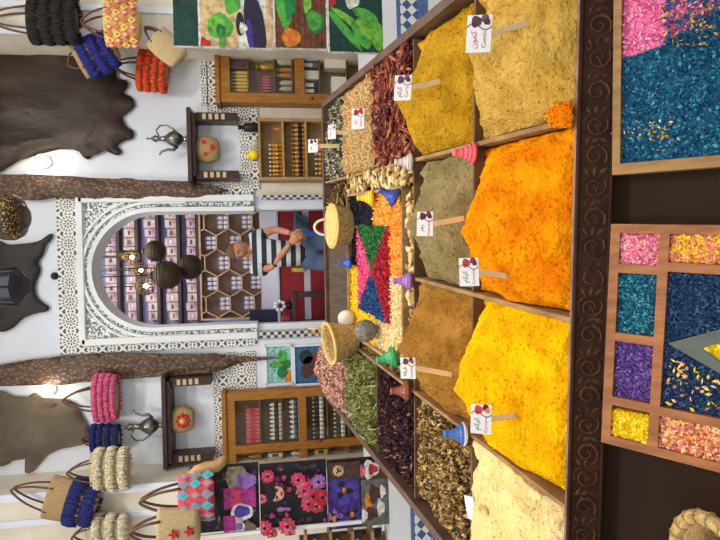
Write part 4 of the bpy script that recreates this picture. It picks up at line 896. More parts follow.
bag('coral and turquoise diamond-woven bag above the floral prints', 495, 181, 214, 46, 3.1, [], mat('coral_weave', (232, 92, 106), .8, (208, 74, 90), 90, .6, 90), decor=diamonds([(74, 172, 184), (236, 92, 106), (96, 184, 190)], 6, 3, .105), hl=.22, taper=.84)
bag('straw bag with two red felt stars at the left edge', 526, 160, 200, 42, 3.05, [], BGW, decor=stars, hl=.16, taper=.82)
# horn
HORN = mat('horn', (196, 158, 100), .5, (150, 112, 66), 8, .1, 20)
pts = [P(x, y, 3.2) for x, y in ((190, 476), (197, 471), (207, 468), (217, 466), (223, 461), (226, 456))]
mb = MB(); mb.tube(pts, [.024, .034, .037, .035, .029, .014], HORN, 12); tag(mb.build('horn'), 'curved tan horn lying on top of the floral prints', 'horn')
# ------------------------------------------------------------ lanterns at the top
c = P(-6, 287, 3.6); r = thing('hanging_lantern', 'black metal lantern hanging at the top centre in front of the black hide', 'lantern', (c.x, 3.6, c.z-.15)); b = V((c.x, 3.6, P(26, 287, 3.6).z))
BM = mat('black_metal', (40, 40, 46), .4); LG = mat('lantern_glass_dark', (70, 72, 84), .2)
mb = MB(); mb.lathe([(.06, 0), (.1, .03), (.12, .05)], BM, b, 8, smooth=False); mb.build('base', r)
mb = MB(); mb.lathe([(.1, .05), (.095, .26)], LG, b, 8, smooth=False); mb.build('glass', r)
mb = MB()
for i in range(8): t = 2*PI*i/8; mb.tube([b+V((.115*math.cos(t), .115*math.sin(t), .05)), b+V((.105*math.cos(t), .105*math.sin(t), .27))], .008, BM, 6)
mb.build('frame', r)
mb = MB(); mb.lathe([(.13, .26), (.1, .31), (.04, .36), (.0, .38)], BM, b, 8, smooth=False); mb.build('roof', r)
mb = MB(); mb.tube([b+V((0, 0, .37)), V((b.x, b.y, 4.4))], .006, BM, 6); mb.build('chain', r)
c = P(24, 217, 4.3); GP_ = mat('gold_filigree', (186, 150, 70), .4, (54, 44, 34), 60, .6, 60, metal=.4, kind='voronoi', lo=.25, hi=.45)
r = thing('gilded_lantern', 'gold patterned lantern hanging at the top between the hides', 'lantern', (c.x, 4.3, c.z)); b = V((c.x, 4.3, c.z)); k = sc(4.3, c.z)
mb = MB(); mb.lathe([(.3*45*k, 0), (.44*45*k, 3*k), (.52*45*k, 10*k), (.5*45*k, 20*k), (.34*45*k, 30*k), (.16*45*k, 38*k), (.06*45*k, 44*k), (0, 45*k)], GP_, b, 24); mb.build('shade', r)
mb = MB(); mb.lathe([(.22*45*k, -3*k), (.3*45*k, 0), (.0, 1*k)], BRASS, b, 24); mb.build('base', r)
mb = MB(); mb.tube([b+V((0, 0, 44*k)), V((b.x, b.y, 4.4))], .006, BM, 6); mb.build('chain', r)
# pendant globes in the archway
for x, y, d, Y, lit, lb in ((155.5, 251, 21, 5.9, 0, 'dark brass filigree globe pendant, topmost right of the cluster'), (167.5, 275, 28, 5.6, 0, 'large dark brass filigree globe pendant at the middle of the cluster'), (190, 267, 25, 5.8, 0, 'dark brass globe pendant hanging lowest in the cluster'),
                            (132, 257, 15, 6.1, 1, 'small lit brass pendant at the top right of the cluster'), (141, 270, 15, 6.2, 1, 'lit brass pendant between the two other lit globes'), (146, 286, 18, 5.7, 1, 'lit brass globe pendant at the left of the cluster'), (124, 256, 12, 6.5, 0, 'small dark brass pendant highest in the cluster')):
    c = P(x, y, Y); k = sc(Y, c.z); R_ = d/2*k
    r = thing('globe_pendant', lb, 'pendant lamp', (c.x, Y, c.z-R_), 'brass globe pendants in the archway')
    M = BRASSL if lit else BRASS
    mb = MB()
    if lit:
        prof = [(R_*math.sin(a), -R_*math.cos(a)) for a in [.5+(PI-.65)*i/12 for i in range(13)]]
        # openwork: ribs and rings around a bulb
        for i in range(14):
            t = 2*PI*i/14; mb.tube([c+V((rr*math.cos(t), rr*math.sin(t), zz)) for rr, zz in prof], R_*.045, M, 5)
        for rr, zz in prof[1:-1:2]: mb.tube([c+V((rr*math.cos(2*PI*i/24), rr*math.sin(2*PI*i/24), zz)) for i in range(24)], R_*.04, M, 5, closed=True)
    else:
        mb.ball(c, R_, M, 24, 16)
        for i in range(9):
            zz = R_*(-.8+.2*i); rr = math.sqrt(max(R_*R_-zz*zz, 0)); mb.tube([c+V((rr*math.cos(2*PI*q/24), rr*math.sin(2*PI*q/24), zz)) for q in range(24)], R_*.03, M, 5, closed=True)
    mb.build('globe', r)
    mb = MB(); mb.lathe([(R_*.3, R_*.95), (R_*.28, R_*1.15), (R_*.1, R_*1.3)], M, c, 14); mb.build('cap', r)
    mb = MB(); mb.tube([c+V((0, 0, R_*1.25)), V((c.x, c.y, 3.58))], .006, CORD, 6); mb.build('cord', r)
    if lit: mb = MB(); mb.ball(c, R_*.3, BULB, 12, 8); mb.build('bulb', r)
# ------------------------------------------------------------ glazed cabinets
def bottle(label, cat, p, h, r, M, cap, name='bottle', group=None, label_m=None):
    mb = MB(); mb.lathe([(r*.9, 0), (r, .04*h), (r, .6*h), (r*.85, .68*h), (r*.4, .76*h), (r*.4, .84*h)], M, p, 12)
    if label_m: mb.lathe([(r*1.02, .18*h), (r*1.02, .5*h)], label_m, p, 12)
    mb.lathe([(r*.5, .84*h), (r*.5, h), (0, h)], cap, p, 10)
    return tag(mb.build(name, loc=p), label, cat, group)
def frontbox(r, name, x0, x1, z0, z1, Y0, Y1, M, bev=.004, parent=None):
    mb = MB(); mb.box(((x0+x1)/2, (Y0+Y1)/2, (z0+z1)/2), (x1-x0, abs(Y1-Y0), z1-z0), M, bev=bev); return mb.build(name, parent or r)
def zx(x, Y, y=270): return P(x, y, Y).z
def xx_(y, Y, x=280): return P(x, y, Y).x
# right cabinet
def cabinet(label, y0, y1, xt, zbot, Yf, mull, shelves, depth=.15, fr=9, x_mid=280, midrails=()):
    X0, X1 = xx_(y1, Yf), xx_(y0, Yf); zt = zx(xt, Yf, (y0+y1)/2); k = sc(Yf); f = fr*k
    r = thing('glazed_cabinet', label, 'cabinet', ((X0+X1)/2, Yf+depth/2, zbot), 'amber wooden cabinets against the back wall')
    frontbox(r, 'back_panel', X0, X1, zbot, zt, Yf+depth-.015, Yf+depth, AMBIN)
    frontbox(r, 'side_panel', X0, X0+.02, zbot, zt, Yf+.03, Yf+depth-.016, AMBER); frontbox(r, 'side_panel', X1-.02, X1, zbot, zt, Yf+.03, Yf+depth-.016, AMBER)
    frontbox(r, 'top_panel', X0-.02, X1+.02, zt, zt+.04, Yf-.02, Yf+depth, AMBER)
    frontbox(r, 'bottom_panel', X0+.021, X1-.021, zbot, zbot+.03, Yf+.03, Yf+depth-.016, AMBER)
    zs = [zx(s, Yf+.07, (y0+y1)/2) for s in shelves]
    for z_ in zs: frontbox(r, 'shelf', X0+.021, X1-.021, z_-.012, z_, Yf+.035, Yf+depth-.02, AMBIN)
    d = thing('door', None, None, (0, 0, 0)); d.parent = r; d.location = (0, 0, 0)
    edges = [X0]+[xx_(m_, Yf) for m_ in mull]+[X1]
    zr = [zbot]+[zx(m_, Yf, (y0+y1)/2) for m_ in midrails][::-1]+[zt]
    mb = MB()
    for i in range(len(edges)):
        c_ = edges[i]; a = c_ if i == 0 else c_-f*.5; b_ = a+f if i in (0,) else (c_ if i == len(edges)-1 else c_+f*.5)
        if i == len(edges)-1: a = c_-f
        mb.box(((a+b_)/2, Yf+.012, (zbot+zt)/2), (b_-a, .026, zt-zbot), AMBER, bev=.004)
    for i, z_ in enumerate(zr):
        a, b_ = (z_, z_+f) if i == 0 else ((z_-f, z_) if i == len(zr)-1 else (z_-f*.5, z_+f*.5))
        mb.box(((X0+X1)/2, Yf+.012, (a+b_)/2), (X1-X0-.01, .022, b_-a), AMBER, bev=.004)
    mb.build('door_frame', d)
    mb = MB(); mb.box(((X0+X1)/2, Yf+.014, (zbot+zt)/2), (X1-X0-f, .004, zt-zbot-f), GLASS); mb.build('glass_pane', d)
    mb = MB(); mb.ball(((edges[-2]+.04) if len(edges) > 2 else X0+f*.5, Yf-.012, (zbot+zt)/2), .013, BRASS, 10, 8); mb.build('knob', d)
    return r, X0, X1, zt, zs
GT = 'small goods on the cabinet shelves'
def rowgoods(label, cat, y0, y1, xb, Y, h, n, M, cap, name='bottle', group=GT, r=None, box=False, lm=None, zoff=0):
    """a row of look-alike goods: n copies between two photo rows, standing at photo height xb"""
    zb = zx(xb, Y, (y0+y1)/2)+zoff+.001; X0, X1 = xx_(y1, Y), xx_(y0, Y); st_ = (X1-X0)/n; rr = r or st_*.44
    if box:
        mb = MB(); mb.box((X0+st_/2, Y, zb+h/2), (st_*.86, st_*.7, h), M, bev=.003)
        if lm: mb.box((X0+st_/2, Y-st_*.35, zb+h*.5), (st_*.6, .004, h*.45), lm)
        p = tag(mb.build(name), label, cat, group)
    else: p = bottle(label, cat, (X0+st_/2, Y, zb), h, rr, M, cap, name, group, lm)
    base = V(p.location)
    for i in range(1, n): dup(p, base+V((st_*i, 0, 0)))
    return p
AMB = mat('amber_liquid', (176, 116, 30), .15, spec=.6); GLB = mat('clear_bottle', (176, 170, 150), .12, spec=.6); PKB = mat('pink_box', (206, 92, 96), .5); WHB = mat('ivory_box', (222, 214, 196), .5); BLB = mat('black_box', (34, 32, 34), .4); PUB = mat('plum_box', (106, 58, 70), .5); SLB = mat('steel_blue_box', (76, 92, 128), .4); YLB = mat('yellow_tin', (216, 180, 60), .4)
YC = 5.04
rc, cx0, cx1, czt, czs = cabinet('amber wooden glazed cabinet on the right wall behind the vegetable prints', 10, 103, 219, .02, YC, (), (247, 273, 291, 318, 345), fr=10, midrails=(299,))
YS = YC+.07
def on(zi, czs_): return czs_[zi]
def shelfrow(z, label, cat, y0, y1, Y, h, n, M, cap, **kw):
    X = (y0+y1)/2; # find photo height of the shelf top
    q = rowgoods(label, cat, y0, y1, 280, Y, h, n, M, cap, **kw); dz = z+.001-q.location.z
    g = [o for o in bpy.data.objects if o.get('label') == label]
    for o in g: o.location.z += dz
    return q
shelfrow(czs[0], 'small gold-capped bottle standing on the top shelf of the right cabinet', 'bottle', 72, 93, YS, .15, 6, YLB, GOLD)
shelfrow(czs[0], 'slim plum box standing on the top shelf of the right cabinet', 'box', 50, 71, YS, .17, 5, PUB, None, box=True, name='box')
shelfrow(czs[1], 'slim plum box in the row on the second shelf of the right cabinet', 'box', 76, 93, YS, .14, 6, PUB, None, box=True, name='box', lm=PKB)
shelfrow(czs[1], 'brass ornament standing on the second shelf of the right cabinet', 'ornament', 63, 72, YS, .16, 1, GOLD, GOLD, name='ornament')
shelfrow(czs[1], 'small black jar on the second shelf of the right cabinet', 'jar', 52, 60, YS, .12, 1, BLB, BLB, name='jar')
shelfrow(czs[2], 'clear jar with a silver lid on the third shelf of the right cabinet', 'jar', 50, 66, YS, .16, 2, GLB, BLB, name='jar')
shelfrow(czs[2], 'golden bottle on the third shelf of the right cabinet', 'bottle', 67, 78, YS, .14, 2, AMB, GOLD)
shelfrow(czs[2], 'clear glass bottle on the third shelf of the right cabinet', 'bottle', 80, 92, YS, .14, 2, GLB, BLB)
shelfrow(czs[3], 'steel blue box on the fourth shelf of the right cabinet', 'box', 50, 68, YS, .2, 3, SLB, None, box=True, name='box', lm=WHB)
shelfrow(czs[3], 'white box on the fourth shelf of the right cabinet', 'box', 70, 80, YS, .15, 1, WHB, None, box=True, name='box')
shelfrow(czs[3], 'black and white box on the fourth shelf of the right cabinet', 'box', 82, 94, YS, .18, 2, BLB, None, box=True, name='box', lm=WHB)
shelfrow(czs[4], 'ivory bag of goods on the lowest visible shelf of the right cabinet', 'bag', 52, 70, YS, .2, 1, WHB, None, box=True, name='paper_bag')
shelfrow(czs[4], 'ivory carton on the lowest visible shelf of the right cabinet', 'box', 76, 94, YS, .14, 1, WHB, None, box=True, name='box')
lc, lx0_, lx1_, lzt, lzs = cabinet('amber wooden glazed cabinet on the left wall beside the floral prints', 390, 486, 227, .02, YC, (447,), (260, 282, 301, 327, 348, 366), fr=8.5, midrails=(303,))
shelfrow(lzs[0], 'pink and red slim box in the row on the top shelf of the left cabinet', 'box', 406, 441, YS, .12, 9, PKB, None, box=True, name='box', lm=REDF)
shelfrow(lzs[1], 'ivory bottle with a black cap on the second shelf of the left cabinet', 'bottle', 402, 440, YS, .13, 9, WHB, BLB, lm=BLB)
shelfrow(lzs[2], 'ivory jar with a dark lid on the third shelf of the left cabinet', 'jar', 400, 440, YS, .12, 8, WHB, PUB, name='jar', lm=SLB)
shelfrow(lzs[3], 'black bottle with a white label on the fourth shelf of the left cabinet', 'bottle', 398, 442, YS, .13, 10, BLB, WHB, lm=WHB)
shelfrow(lzs[4], 'black bottle with a white label on the fifth shelf of the left cabinet', 'bottle', 398, 442, YS, .13, 10, BLB, WHB, lm=WHB)
shelfrow(lzs[0], 'amber bottle on the top shelf in the left bay of the left cabinet', 'bottle', 452, 475, YS, .13, 5, AMB, BLB)
shelfrow(lzs[1], 'ivory tin on the second shelf in the left bay of the left cabinet', 'tin', 452, 475, YS, .13, 5, WHB, None, box=True, name='tin', lm=PUB)
shelfrow(lzs[2], 'ivory bottle on the third shelf in the left bay of the left cabinet', 'bottle', 452, 475, YS, .12, 5, WHB, BLB)
shelfrow(lzs[3], 'brass tin on the fourth shelf in the left bay of the left cabinet', 'tin', 452, 475, YS, .12, 5, YLB, None, box=True, name='tin', lm=BLB)
# ------------------------------------------------------------ oil shelf below the right niche
Yp = WY-.16; r = thing('perfume_shelf', 'pale wooden wall shelf of small amber oil bottles right of the doorway', 'shelf', (P(328, 149, Yp).x, WY-.08, zx(330, Yp, 149)))
X0, X1 = xx_(180, Yp, 290), xx_(118, Yp, 290); zt, zb = zx(258, Yp, 149), zx(338, Yp, 149)
frontbox(r, 'back_panel', X0, X1, zb, zt, WY-.02, WY-.003, mat('oak_inside', (160, 128, 82), .6, (140, 108, 66), 8))
for a, b_ in ((X0, X0+.03), (X1-.03, X1)): frontbox(r, 'side_panel', a, b_, zb, zt, Yp, WY-.021, OAK)
pz = []
for x in (258.5, 282, 305, 328): z_ = zx(x, Yp, 149); pz.append(z_); frontbox(r, 'shelf', X0+.031, X1-.031, z_-.022, z_, Yp, WY-.021, OAK)
for i, (lb, y0, y1, h, n) in enumerate((('tiny amber oil bottle with a gold cap on the upper board of the oil shelf', 143, 177, .12, 8), ('tiny amber oil bottle on the middle board of the oil shelf', 123, 177, .12, 12), ('tiny amber oil bottle on the lowest visible board of the oil shelf', 137, 176, .12, 8))):
    shelfrow(pz[i+1], lb, 'bottle', y0, y1, Yp+.06, h, n, AMB, [WHB, GOLD, WHB][i], group='amber oil bottles on the oil shelf', lm=[GOLD, BLB, BLB][i])
shelfrow(pz[1], 'single tiny oil bottle at the right end of the upper oil board', 'bottle', 127, 131, Yp+.06, .09, 1, AMB, GOLD)
p = V((P(258, 127, Yp+.05).x, Yp+.07, pz[0]+.001)); k = sc(Yp)
bottle('black bottle standing on top of the oil shelf', 'bottle', p, 20*k, 4.6*k, BLACKP, BLACKP)
p = V((P(258, 154, Yp+.05).x, Yp+.07, pz[0]+.001)); r2_ = thing('yellow_toy_duck', 'small bright yellow figure on top of the oil shelf', 'ornament', tuple(p)); YG = col('yellow_glaze', (240, 208, 30), .35)
mb = MB(); mb.ball(p+V((0, 0, .045)), .045, YG, 14, 10, (1.1, 1, 1)); mb.ball(p+V((-.02, 0, .09)), .028, YG, 12, 8); mb.build('body', r2_)
p = V((P(258, 143, Yp+.05).x, Yp+.07, pz[0]+.001)); mb = MB(); mb.lathe([(.035, 0), (.035, .06), (.03, .065), (0, .065)], mat('pale_stone', (196, 190, 178), .6), p, 16); tag(mb.build('stone_cup'), 'small pale stone cup between the black bottle and the yellow figure', 'cup')
# ------------------------------------------------------------ framed posters left of the doorway
Yf = WY-.02
def poster(label, x0, x1, y0, y1, bg, blobs):
    a, b_ = P((x0+x1)/2, y1, Yf), P((x0+x1)/2, y0, Yf); z1, z0 = zx(x0, Yf, (y0+y1)/2), zx(x1, Yf, (y0+y1)/2)
    r = thing('poster', label, 'poster', ((a.x+b_.x)/2, WY, z0), 'fruit posters left of the doorway'); W, H = b_.x-a.x, z1-z0
    mb = MB(); mb.box(((a.x+b_.x)/2, Yf, (z0+z1)/2), (W, .012, H), bg)
    for (u, v, rr, ss, M) in blobs:
        cxx, czz = a.x+W*u, z0+H*v
        mb.prism([V((cxx+rr*W*math.cos(t), Yf-.0065-.0006*(hash((u, v)) % 5), czz+rr*W*ss*math.sin(t))) for t in [2*PI*i/14 for i in range(14)]], (0, .0005, 0), M)
    mb.build('print', r)
    mb = MB()
    for c_, s in (((a.x, (z0+z1)/2), (.02, H+.02)), ((b_.x, (z0+z1)/2), (.02, H+.02)), (((a.x+b_.x)/2, z0), (W, .02)), (((a.x+b_.x)/2, z1), (W, .02))): mb.box((c_[0], Yf-.004, c_[1]), (s[0], .026, s[1]), WHITE)
    mb.build('frame', r)
def col(name, c, rough=.6): return mat(name, c, rough, tuple(int(v*.55) for v in c), 34, detail=6, lo=.42, hi=.75)
GRN = col('print_green', (30, 130, 66)); GRN2 = col('print_leaf', (84, 176, 70)); DGR = col('print_dark', (34, 48, 40)); ORG_ = col('print_orange', (222, 140, 40)); MAG = col('print_magenta', (176, 44, 128)); BRR = col('print_brown', (84, 54, 44)); TEAL = col('print_teal', (150, 208, 204)); PBL = col('print_blue', (46, 104, 150)); PRED = col('print_red', (196, 44, 48)); PWH = col('print_white', (232, 230, 224)); PPUR = col('print_purple', (74, 48, 142)); PEGG = col('print_aubergine', (46, 34, 66)); PBEI = col('print_beige', (220, 190, 140)); PBRN = col('print_plank', (124, 66, 40)); PDKG = col('print_forest', (20, 66, 56)); PLG = col('print_lime', (120, 196, 60))
random.seed(11)
poster('turquoise poster with green fruit left of the doorway', 266, 292, 345, 384, TEAL, [(.5, .35, .13, 1, DGR), (.3, .38, .15, .9, GRN), (.72, .36, .15, .9, GRN2), (.5, .2, .12, .9, GRN), (.1, .12, .12, 1, ORG_), (.28, .1, .08, 1, ORG_), (.5, .62, .09, 2, GRN2)])
poster('blue and magenta poster with dark herbs below the turquoise one', 294, 326, 345, 384, PBL, [(.5, .5, .22, .9, BRR), (.7, .62, .18, 1, DGR), (.35, .6, .2, .8, BRR), (.7, .14, .26, .5, MAG), (.25, .14, .22, .5, ORG_), (.5, .34, .3, .4, PRED)])
mb = MB(); pxbox(mb, 258, 338, 330, 388, WY-.012, WY, WHITE); struct(mb, 'trim_11', 'white wall board behind the posters')
mb = MB(); pxbox(mb, 257, 105, 330, 196, WY-.002, WY+.01, CREAM); struct(mb, 'trim_12', 'cream wall board behind the oil shelf')
# ------------------------------------------------------------ printed panels on the side benches
def panel(label, name, x0, x1, y0, y1, Y, bg, draw, th=.03, group=None, zbase=None, cat='printed panel'):
    a, b_ = P((x0+x1)/2, y1, Y), P((x0+x1)/2, y0, Y); z1, z0 = zx(x0, Y, (y0+y1)/2), zx(x1, Y, (y0+y1)/2)
    if zbase is not None: z0 = zbase
    W, H = b_.x-a.x, z1-z0; mb = MB(); mb.box(((a.x+b_.x)/2, Y+th/2, (z0+z1)/2), (W, th, H), bg); lay = [0]
    def blob(x, y, rx, ry, M, wob=.0, rot=0, n=16, sd=0):            # photo pixel centre, radii in pixels (down, across)
        c = P(x, y, Y); k = sc(Y, c.z); lay[0] += 1; pts = []
        for i in range(n):
            t = 2*PI*i/n; w = 1+wob*math.sin(3*t+sd)+wob*.6*math.sin(5*t+2*sd); px_, pz_ = ry*k*math.cos(t)*w, rx*k*math.sin(t)*w
            qx, qz = px_*math.cos(rot)-pz_*math.sin(rot), px_*math.sin(rot)+pz_*math.cos(rot)
            pts.append(V((min(max(c.x+qx, a.x+.001), b_.x-.001), Y-.0003*lay[0], min(max(c.z+qz, z0+.001), z1-.001))))
        mb.prism(pts, (0, .0002, 0), M)
    def rect(xa, xb, ya, yb, M):
        p, q = P((xa+xb)/2, yb, Y), P((xa+xb)/2, ya, Y); lay[0] += 1
        X0_, X1_ = max(p.x, a.x), min(q.x, b_.x); Z0_, Z1_ = max(zx(xb, Y, (ya+yb)/2), z0), min(zx(xa, Y, (ya+yb)/2), z1)
        mb.prism([V((X0_, Y-.0003*lay[0], Z0_)), V((X1_, Y-.0003*lay[0], Z0_)), V((X1_, Y-.0003*lay[0], Z1_)), V((X0_, Y-.0003*lay[0], Z1_))], (0, .0002, 0), M)
    draw(blob, rect); return tag(mb.build(name), label, cat, group)
YV = 3.23; GV = 'vegetable prints standing on the right bench'
def d1(B, Rr):
    Rr(173, 198, -20, 60, PDKG); Rr(198, 200, -20, 60, PWH); Rr(200, 238, -20, 60, PBEI)
    B(220, 26, 13, 13, GRN2, .06, sd=1); B(217, 24, 8, 8, PLG, .1); B(221, 30, 5, 6, GRN, .1); B(232, 4, 8, 10, GRN2, .1); B(240, 24, 4, 12, DGR); B(255, 28, 10, 36, PEGG, .03, .12); B(250, 36, 3, 18, PPUR, 0, .1); B(243, 28, 4, 5, PWH, .2); B(205, 44, 5, 6, PRED, .2); B(222, 43, 3, 12, GRN2, .2)
    Rr(266, 272.5, -20, 60, PBEI)
panel('tall print of cabbage and aubergine at the upper right', 'vegetable_print', 173, 273, -18, 47, YV, PWH, d1, group=GV, zbase=None)
def d2(B, Rr):
    Rr(275, 326, -20, 60, PBRN)
    for i in range(9): Rr(276+i*5.6, 277+i*5.6, -20, 60, BRR)
    B(283, 8, 7, 22, GRN2, .1, .2); B(290, 4, 6, 14, GRN, .1); B(315, 22, 9, 12, GRN, .05, .2); B(314, 21, 7, 10, GRN2, .05, .2); B(291, 38, 9.5, 9.5, ORG_, .05); B(292, 36, 6, 5, col('print_amber', (232, 120, 40)), .1); B(307, 4, 4, 9, PLG, .2)
panel('print of an orange pumpkin on brown planks in the middle of the vegetable prints', 'vegetable_print', 274, 327, -18, 48, YV-.012, PWH, d2, group=GV)
def d3(B, Rr):
    Rr(329, 384, -20, 60, PDKG)
    for i, (x, y, rx, ry, rt) in enumerate(((345, 30, 4, 26, .7), (354, 24, 4, 28, .95), (362, 34, 8, 16, .5), (372, 30, 10, 18, .9), (366, 16, 6, 14, 1.1), (378, 42, 6, 9, .3))): B(x, y, rx, ry, [GRN2, PLG, GRN2, PLG, GRN2, PLG][i], .05, rt)
    B(352, 1, 7, 8, PWH, .1); B(332, 0, 4, 7, PRED, .1)
panel('print of green leeks on dark green at the bottom of the vegetable prints', 'vegetable_print', 328, 385, -18, 52, YV-.024, PWH, d3, group=GV, zbase=.541)
# floral panel on the left
BLKC = col('print_black', (30, 24, 30)); PK = col('print_pink', (222, 66, 108)); PK2 = col('print_rose', (236, 120, 146)); VI = col('print_violet', (86, 66, 176)); VI2 = col('print_lilac', (150, 110, 190)); FACE = col('print_face', (226, 170, 146)); MG2 = col('print_fuchsia', (180, 46, 140)); GY = col('print_grey', (110, 108, 106))
GF = 'floral prints on the left bench'; YL_ = 3.23
def flowers(B, x, y, r_, M, M2, n=9, s=0):
    for i in range(n): t = 2*PI*i/n+s; B(x+r_*.68*math.sin(t), y+r_*.68*math.cos(t), r_*.3, r_*.3, M, .25, 0, 8, i)
    for i in range(6): t = 2*PI*i/6+s+.4; B(x+r_*.36*math.sin(t), y+r_*.36*math.cos(t), r_*.2, r_*.2, M2 if i % 2 else M, .2, 0, 8, i)
    B(x, y, r_*.22, r_*.22, BLKC, .2, 0, 8)
    return
    B(x, y, r_*.4, r_*.4, M2, .1, 0, 10)
def d4(B, Rr):
    Rr(190, 224, 486, 532, BLKC); Rr(225, 258, 468, 532, BLKC)
    rq = random.Random(4)
    for i in range(60):
        M = [col('print_plum', (84, 40, 70)), col('print_moss', (60, 66, 50)), GY, col('print_dusk', (66, 56, 92)), BRR][i % 5]; B(rq.uniform(192, 257), rq.uniform(468, 530), rq.uniform(1, 3), rq.uniform(1, 3.4), M, .3, 0, 8, i)
    B(205, 505, 12, 18, DGR, .1); B(236, 475, 10, 14, col('print_stone', (150, 146, 120)), .1); B(242, 480, 6, 8, VI2, .1); Rr(224, 256, 486, 507, MG2); B(236, 498, 6, 12, PK, .1); B(242, 511, 11, 9, PWH, .06); B(242, 510, 8, 6, VI, .08); B(239, 525, 6, 6, PWH); B(239, 525, 4.4, 4, VI2); Rr(224, 236, 514, 532, MG2); B(233, 534, 6, 5, PWH); B(250, 528, 6, 9, col('print_gravel', (120, 104, 90)), .15)
    B(248, 479, 8, 8, VI2, .12)
panel('floral print panel with white cups of violet petals, upper left', 'floral_print', 190, 259, 466, 531, YL_-.012, BLKC, d4, group=GF)
def d5(B, Rr):
    rq = random.Random(3)
    for i in range(70):
        M = [col('print_plum', (84, 40, 70)), col('print_moss', (60, 66, 50)), PK, MG2, col('print_dusk', (66, 56, 92)), BRR][i % 6]; B(rq.uniform(261, 326), rq.uniform(464, 528), rq.uniform(1, 3.2), rq.uniform(1, 3.2), M, .3, 0, 8, i)
    for x, y, r_, m1, m2 in ((268, 475, 7, PK, PK2), (262, 497, 5, PK2, MG2), (298, 478, 8, PK, PK2), (304, 488, 9, PK2, PK), (312, 484, 9, PK, PRED), (318, 479, 8, VI2, PK2), (322, 494, 9, PRED, PK), (308, 500, 8, PK, PK2), (316, 502, 7, PRED, PK2), (265, 523, 8, PK, PK2), (287, 521, 9, PK, PK2), (290, 528, 6, PK2, PRED), (272, 527, 6, PRED, PK2)): flowers(B, x, y, r_, m1, m2)
    B(277, 488, 7, 7.5, FACE, .03); B(271, 487, 5, 9, BLKC, .05); B(277, 484.5, 1, 1.8, BLKC); B(277, 491.5, 1, 1.8, BLKC); B(281.5, 488, 1.1, 2.2, PRED); B(283, 503, 7, 2, VI2, .2)
panel('black floral print panel with a painted pale face among pink blossoms', 'floral_print', 260, 327, 463, 529, YL_, BLKC, d5, group=GF)
def d6(B, Rr):
    Rr(328, 360, 478, 527, PPUR)
    for i, (x, y, r_) in enumerate(((344, 490, 17), (352, 514, 13), (334, 518, 10))): flowers(B, x, y, r_, [VI, PPUR, VI2][i], BLKC, 6, i); B(x, y, 2, 3, ORG_)
    Rr(328, 360, 461, 478, BRR); flowers(B, 338, 470, 6, PBEI, PBRN)
    Rr(361, 388, 478, 524, GY); B(368, 500, 4, 8, ORG_, .2); B(374, 492, 6, 9, BRR, .2); B(372, 512, 8, 6, BRR, .2); B(380, 506, 4, 8, PWH, .2); B(364, 514, 3, 6, PWH, .2); B(382, 490, 3, 6, PWH, .2)
    Rr(361, 388, 461, 478, BRR); B(370, 468, 8, 9, PWH, .15); B(372, 468, 5, 5, PRED, .2); B(362, 470, 3, 6, PK2, .2)
panel('print of violet pansies above a grey market stall, lower left', 'floral_print', 328, 389, 459, 527, YL_-.012, BLKC, d6, group=GF, zbase=.586)
mb = MB()
for x0, x1, y0, y1 in ((192, 383.5, 527.5, 531), (381.5, 383.5, 462, 531)): pxbox(mb, x0, y0, x1, y1, YL_-.03, YL_-.016, WH)
tag(mb.build('white_edging'), 'white edging strip down the left and bottom of the floral prints', 'strip')
# wooden rack of small goods at the far left
r = thing('wooden_rack', 'brown wooden rack behind the white strip at the left edge', 'rack', tuple(P(392, 538, 3.3)))
for x in (305, 330, 352, 372, 390):
    mb = MB(); pxbox(mb, x, 532, x+2.5, 560, 3.26, 3.5, OAK); mb.build('shelf', r)
mb = MB(); pxbox(mb, 300, 532, 392, 562, 3.5, 3.52, DARKW); mb.build('back_panel', r)
for i, x in enumerate((330, 352, 372, 390)):
    c = P(x, 540, 3.36)
    bottle('small brown jar on board %s of the rack at the left edge' % ['one', 'two', 'three', 'four'][i] if False else ['small brown jar on the top board of the left rack', 'small brown jar on the second board of the left rack', 'small brown jar on the third board of the left rack', 'small brown jar on the bottom board of the left rack'][i], 'jar', V((c.x, 3.36, c.z+.002)), .1, .035, AMBIN, WHB, 'jar', 'jars on the left rack')
# ------------------------------------------------------------ shelves and counter in the room behind the arch
SH = mat('dark_shelf', (74, 52, 50), .5); Ys = 7.25
r = thing('wall_shelving', 'dark shelves of pink and white packets high in the room behind the arch', 'shelf unit', (P(190, 270, Ys).x, 7.4, zx(196, Ys)))
shz = []
mb = MB(); mb.box((.1, 7.44, 2.3), (2.2, .02, 1.9), LILAC); mb.build('back_panel', r)
for x in (116, 135, 156, 177, 196):
    z_ = zx(x, Ys); shz.append(z_); mb = MB(); mb.box((.1, 7.34, z_-.02), (2.2, .16, .04), SH); mb.build('shelf', r)
for X in (-1.0, 1.22): mb = MB(); mb.box((X, 7.34, (shz[0]+shz[-1])/2+.12), (.03, .3, shz[0]-shz[-1]+.3), SH); mb.build('side_panel', r)
PKT = [mat('packet_%d' % i, c, .5, c2, 14) for i, (c, c2) in enumerate((((226, 214, 210), (188, 160, 156)), ((210, 184, 180), (232, 220, 216)), ((204, 160, 166), (226, 206, 200)), ((232, 226, 222), (170, 140, 130)), ((170, 130, 110), (216, 200, 190)), ((216, 206, 224), (180, 120, 150))))]
RDT = col('packet_red', (186, 52, 70)); BRT = col('packet_brown', (120, 70, 56)); BLT = col('packet_blue', (90, 100, 170))
random.seed(5); kk = sc(Ys, 2.4); cnt = 0; protos = []
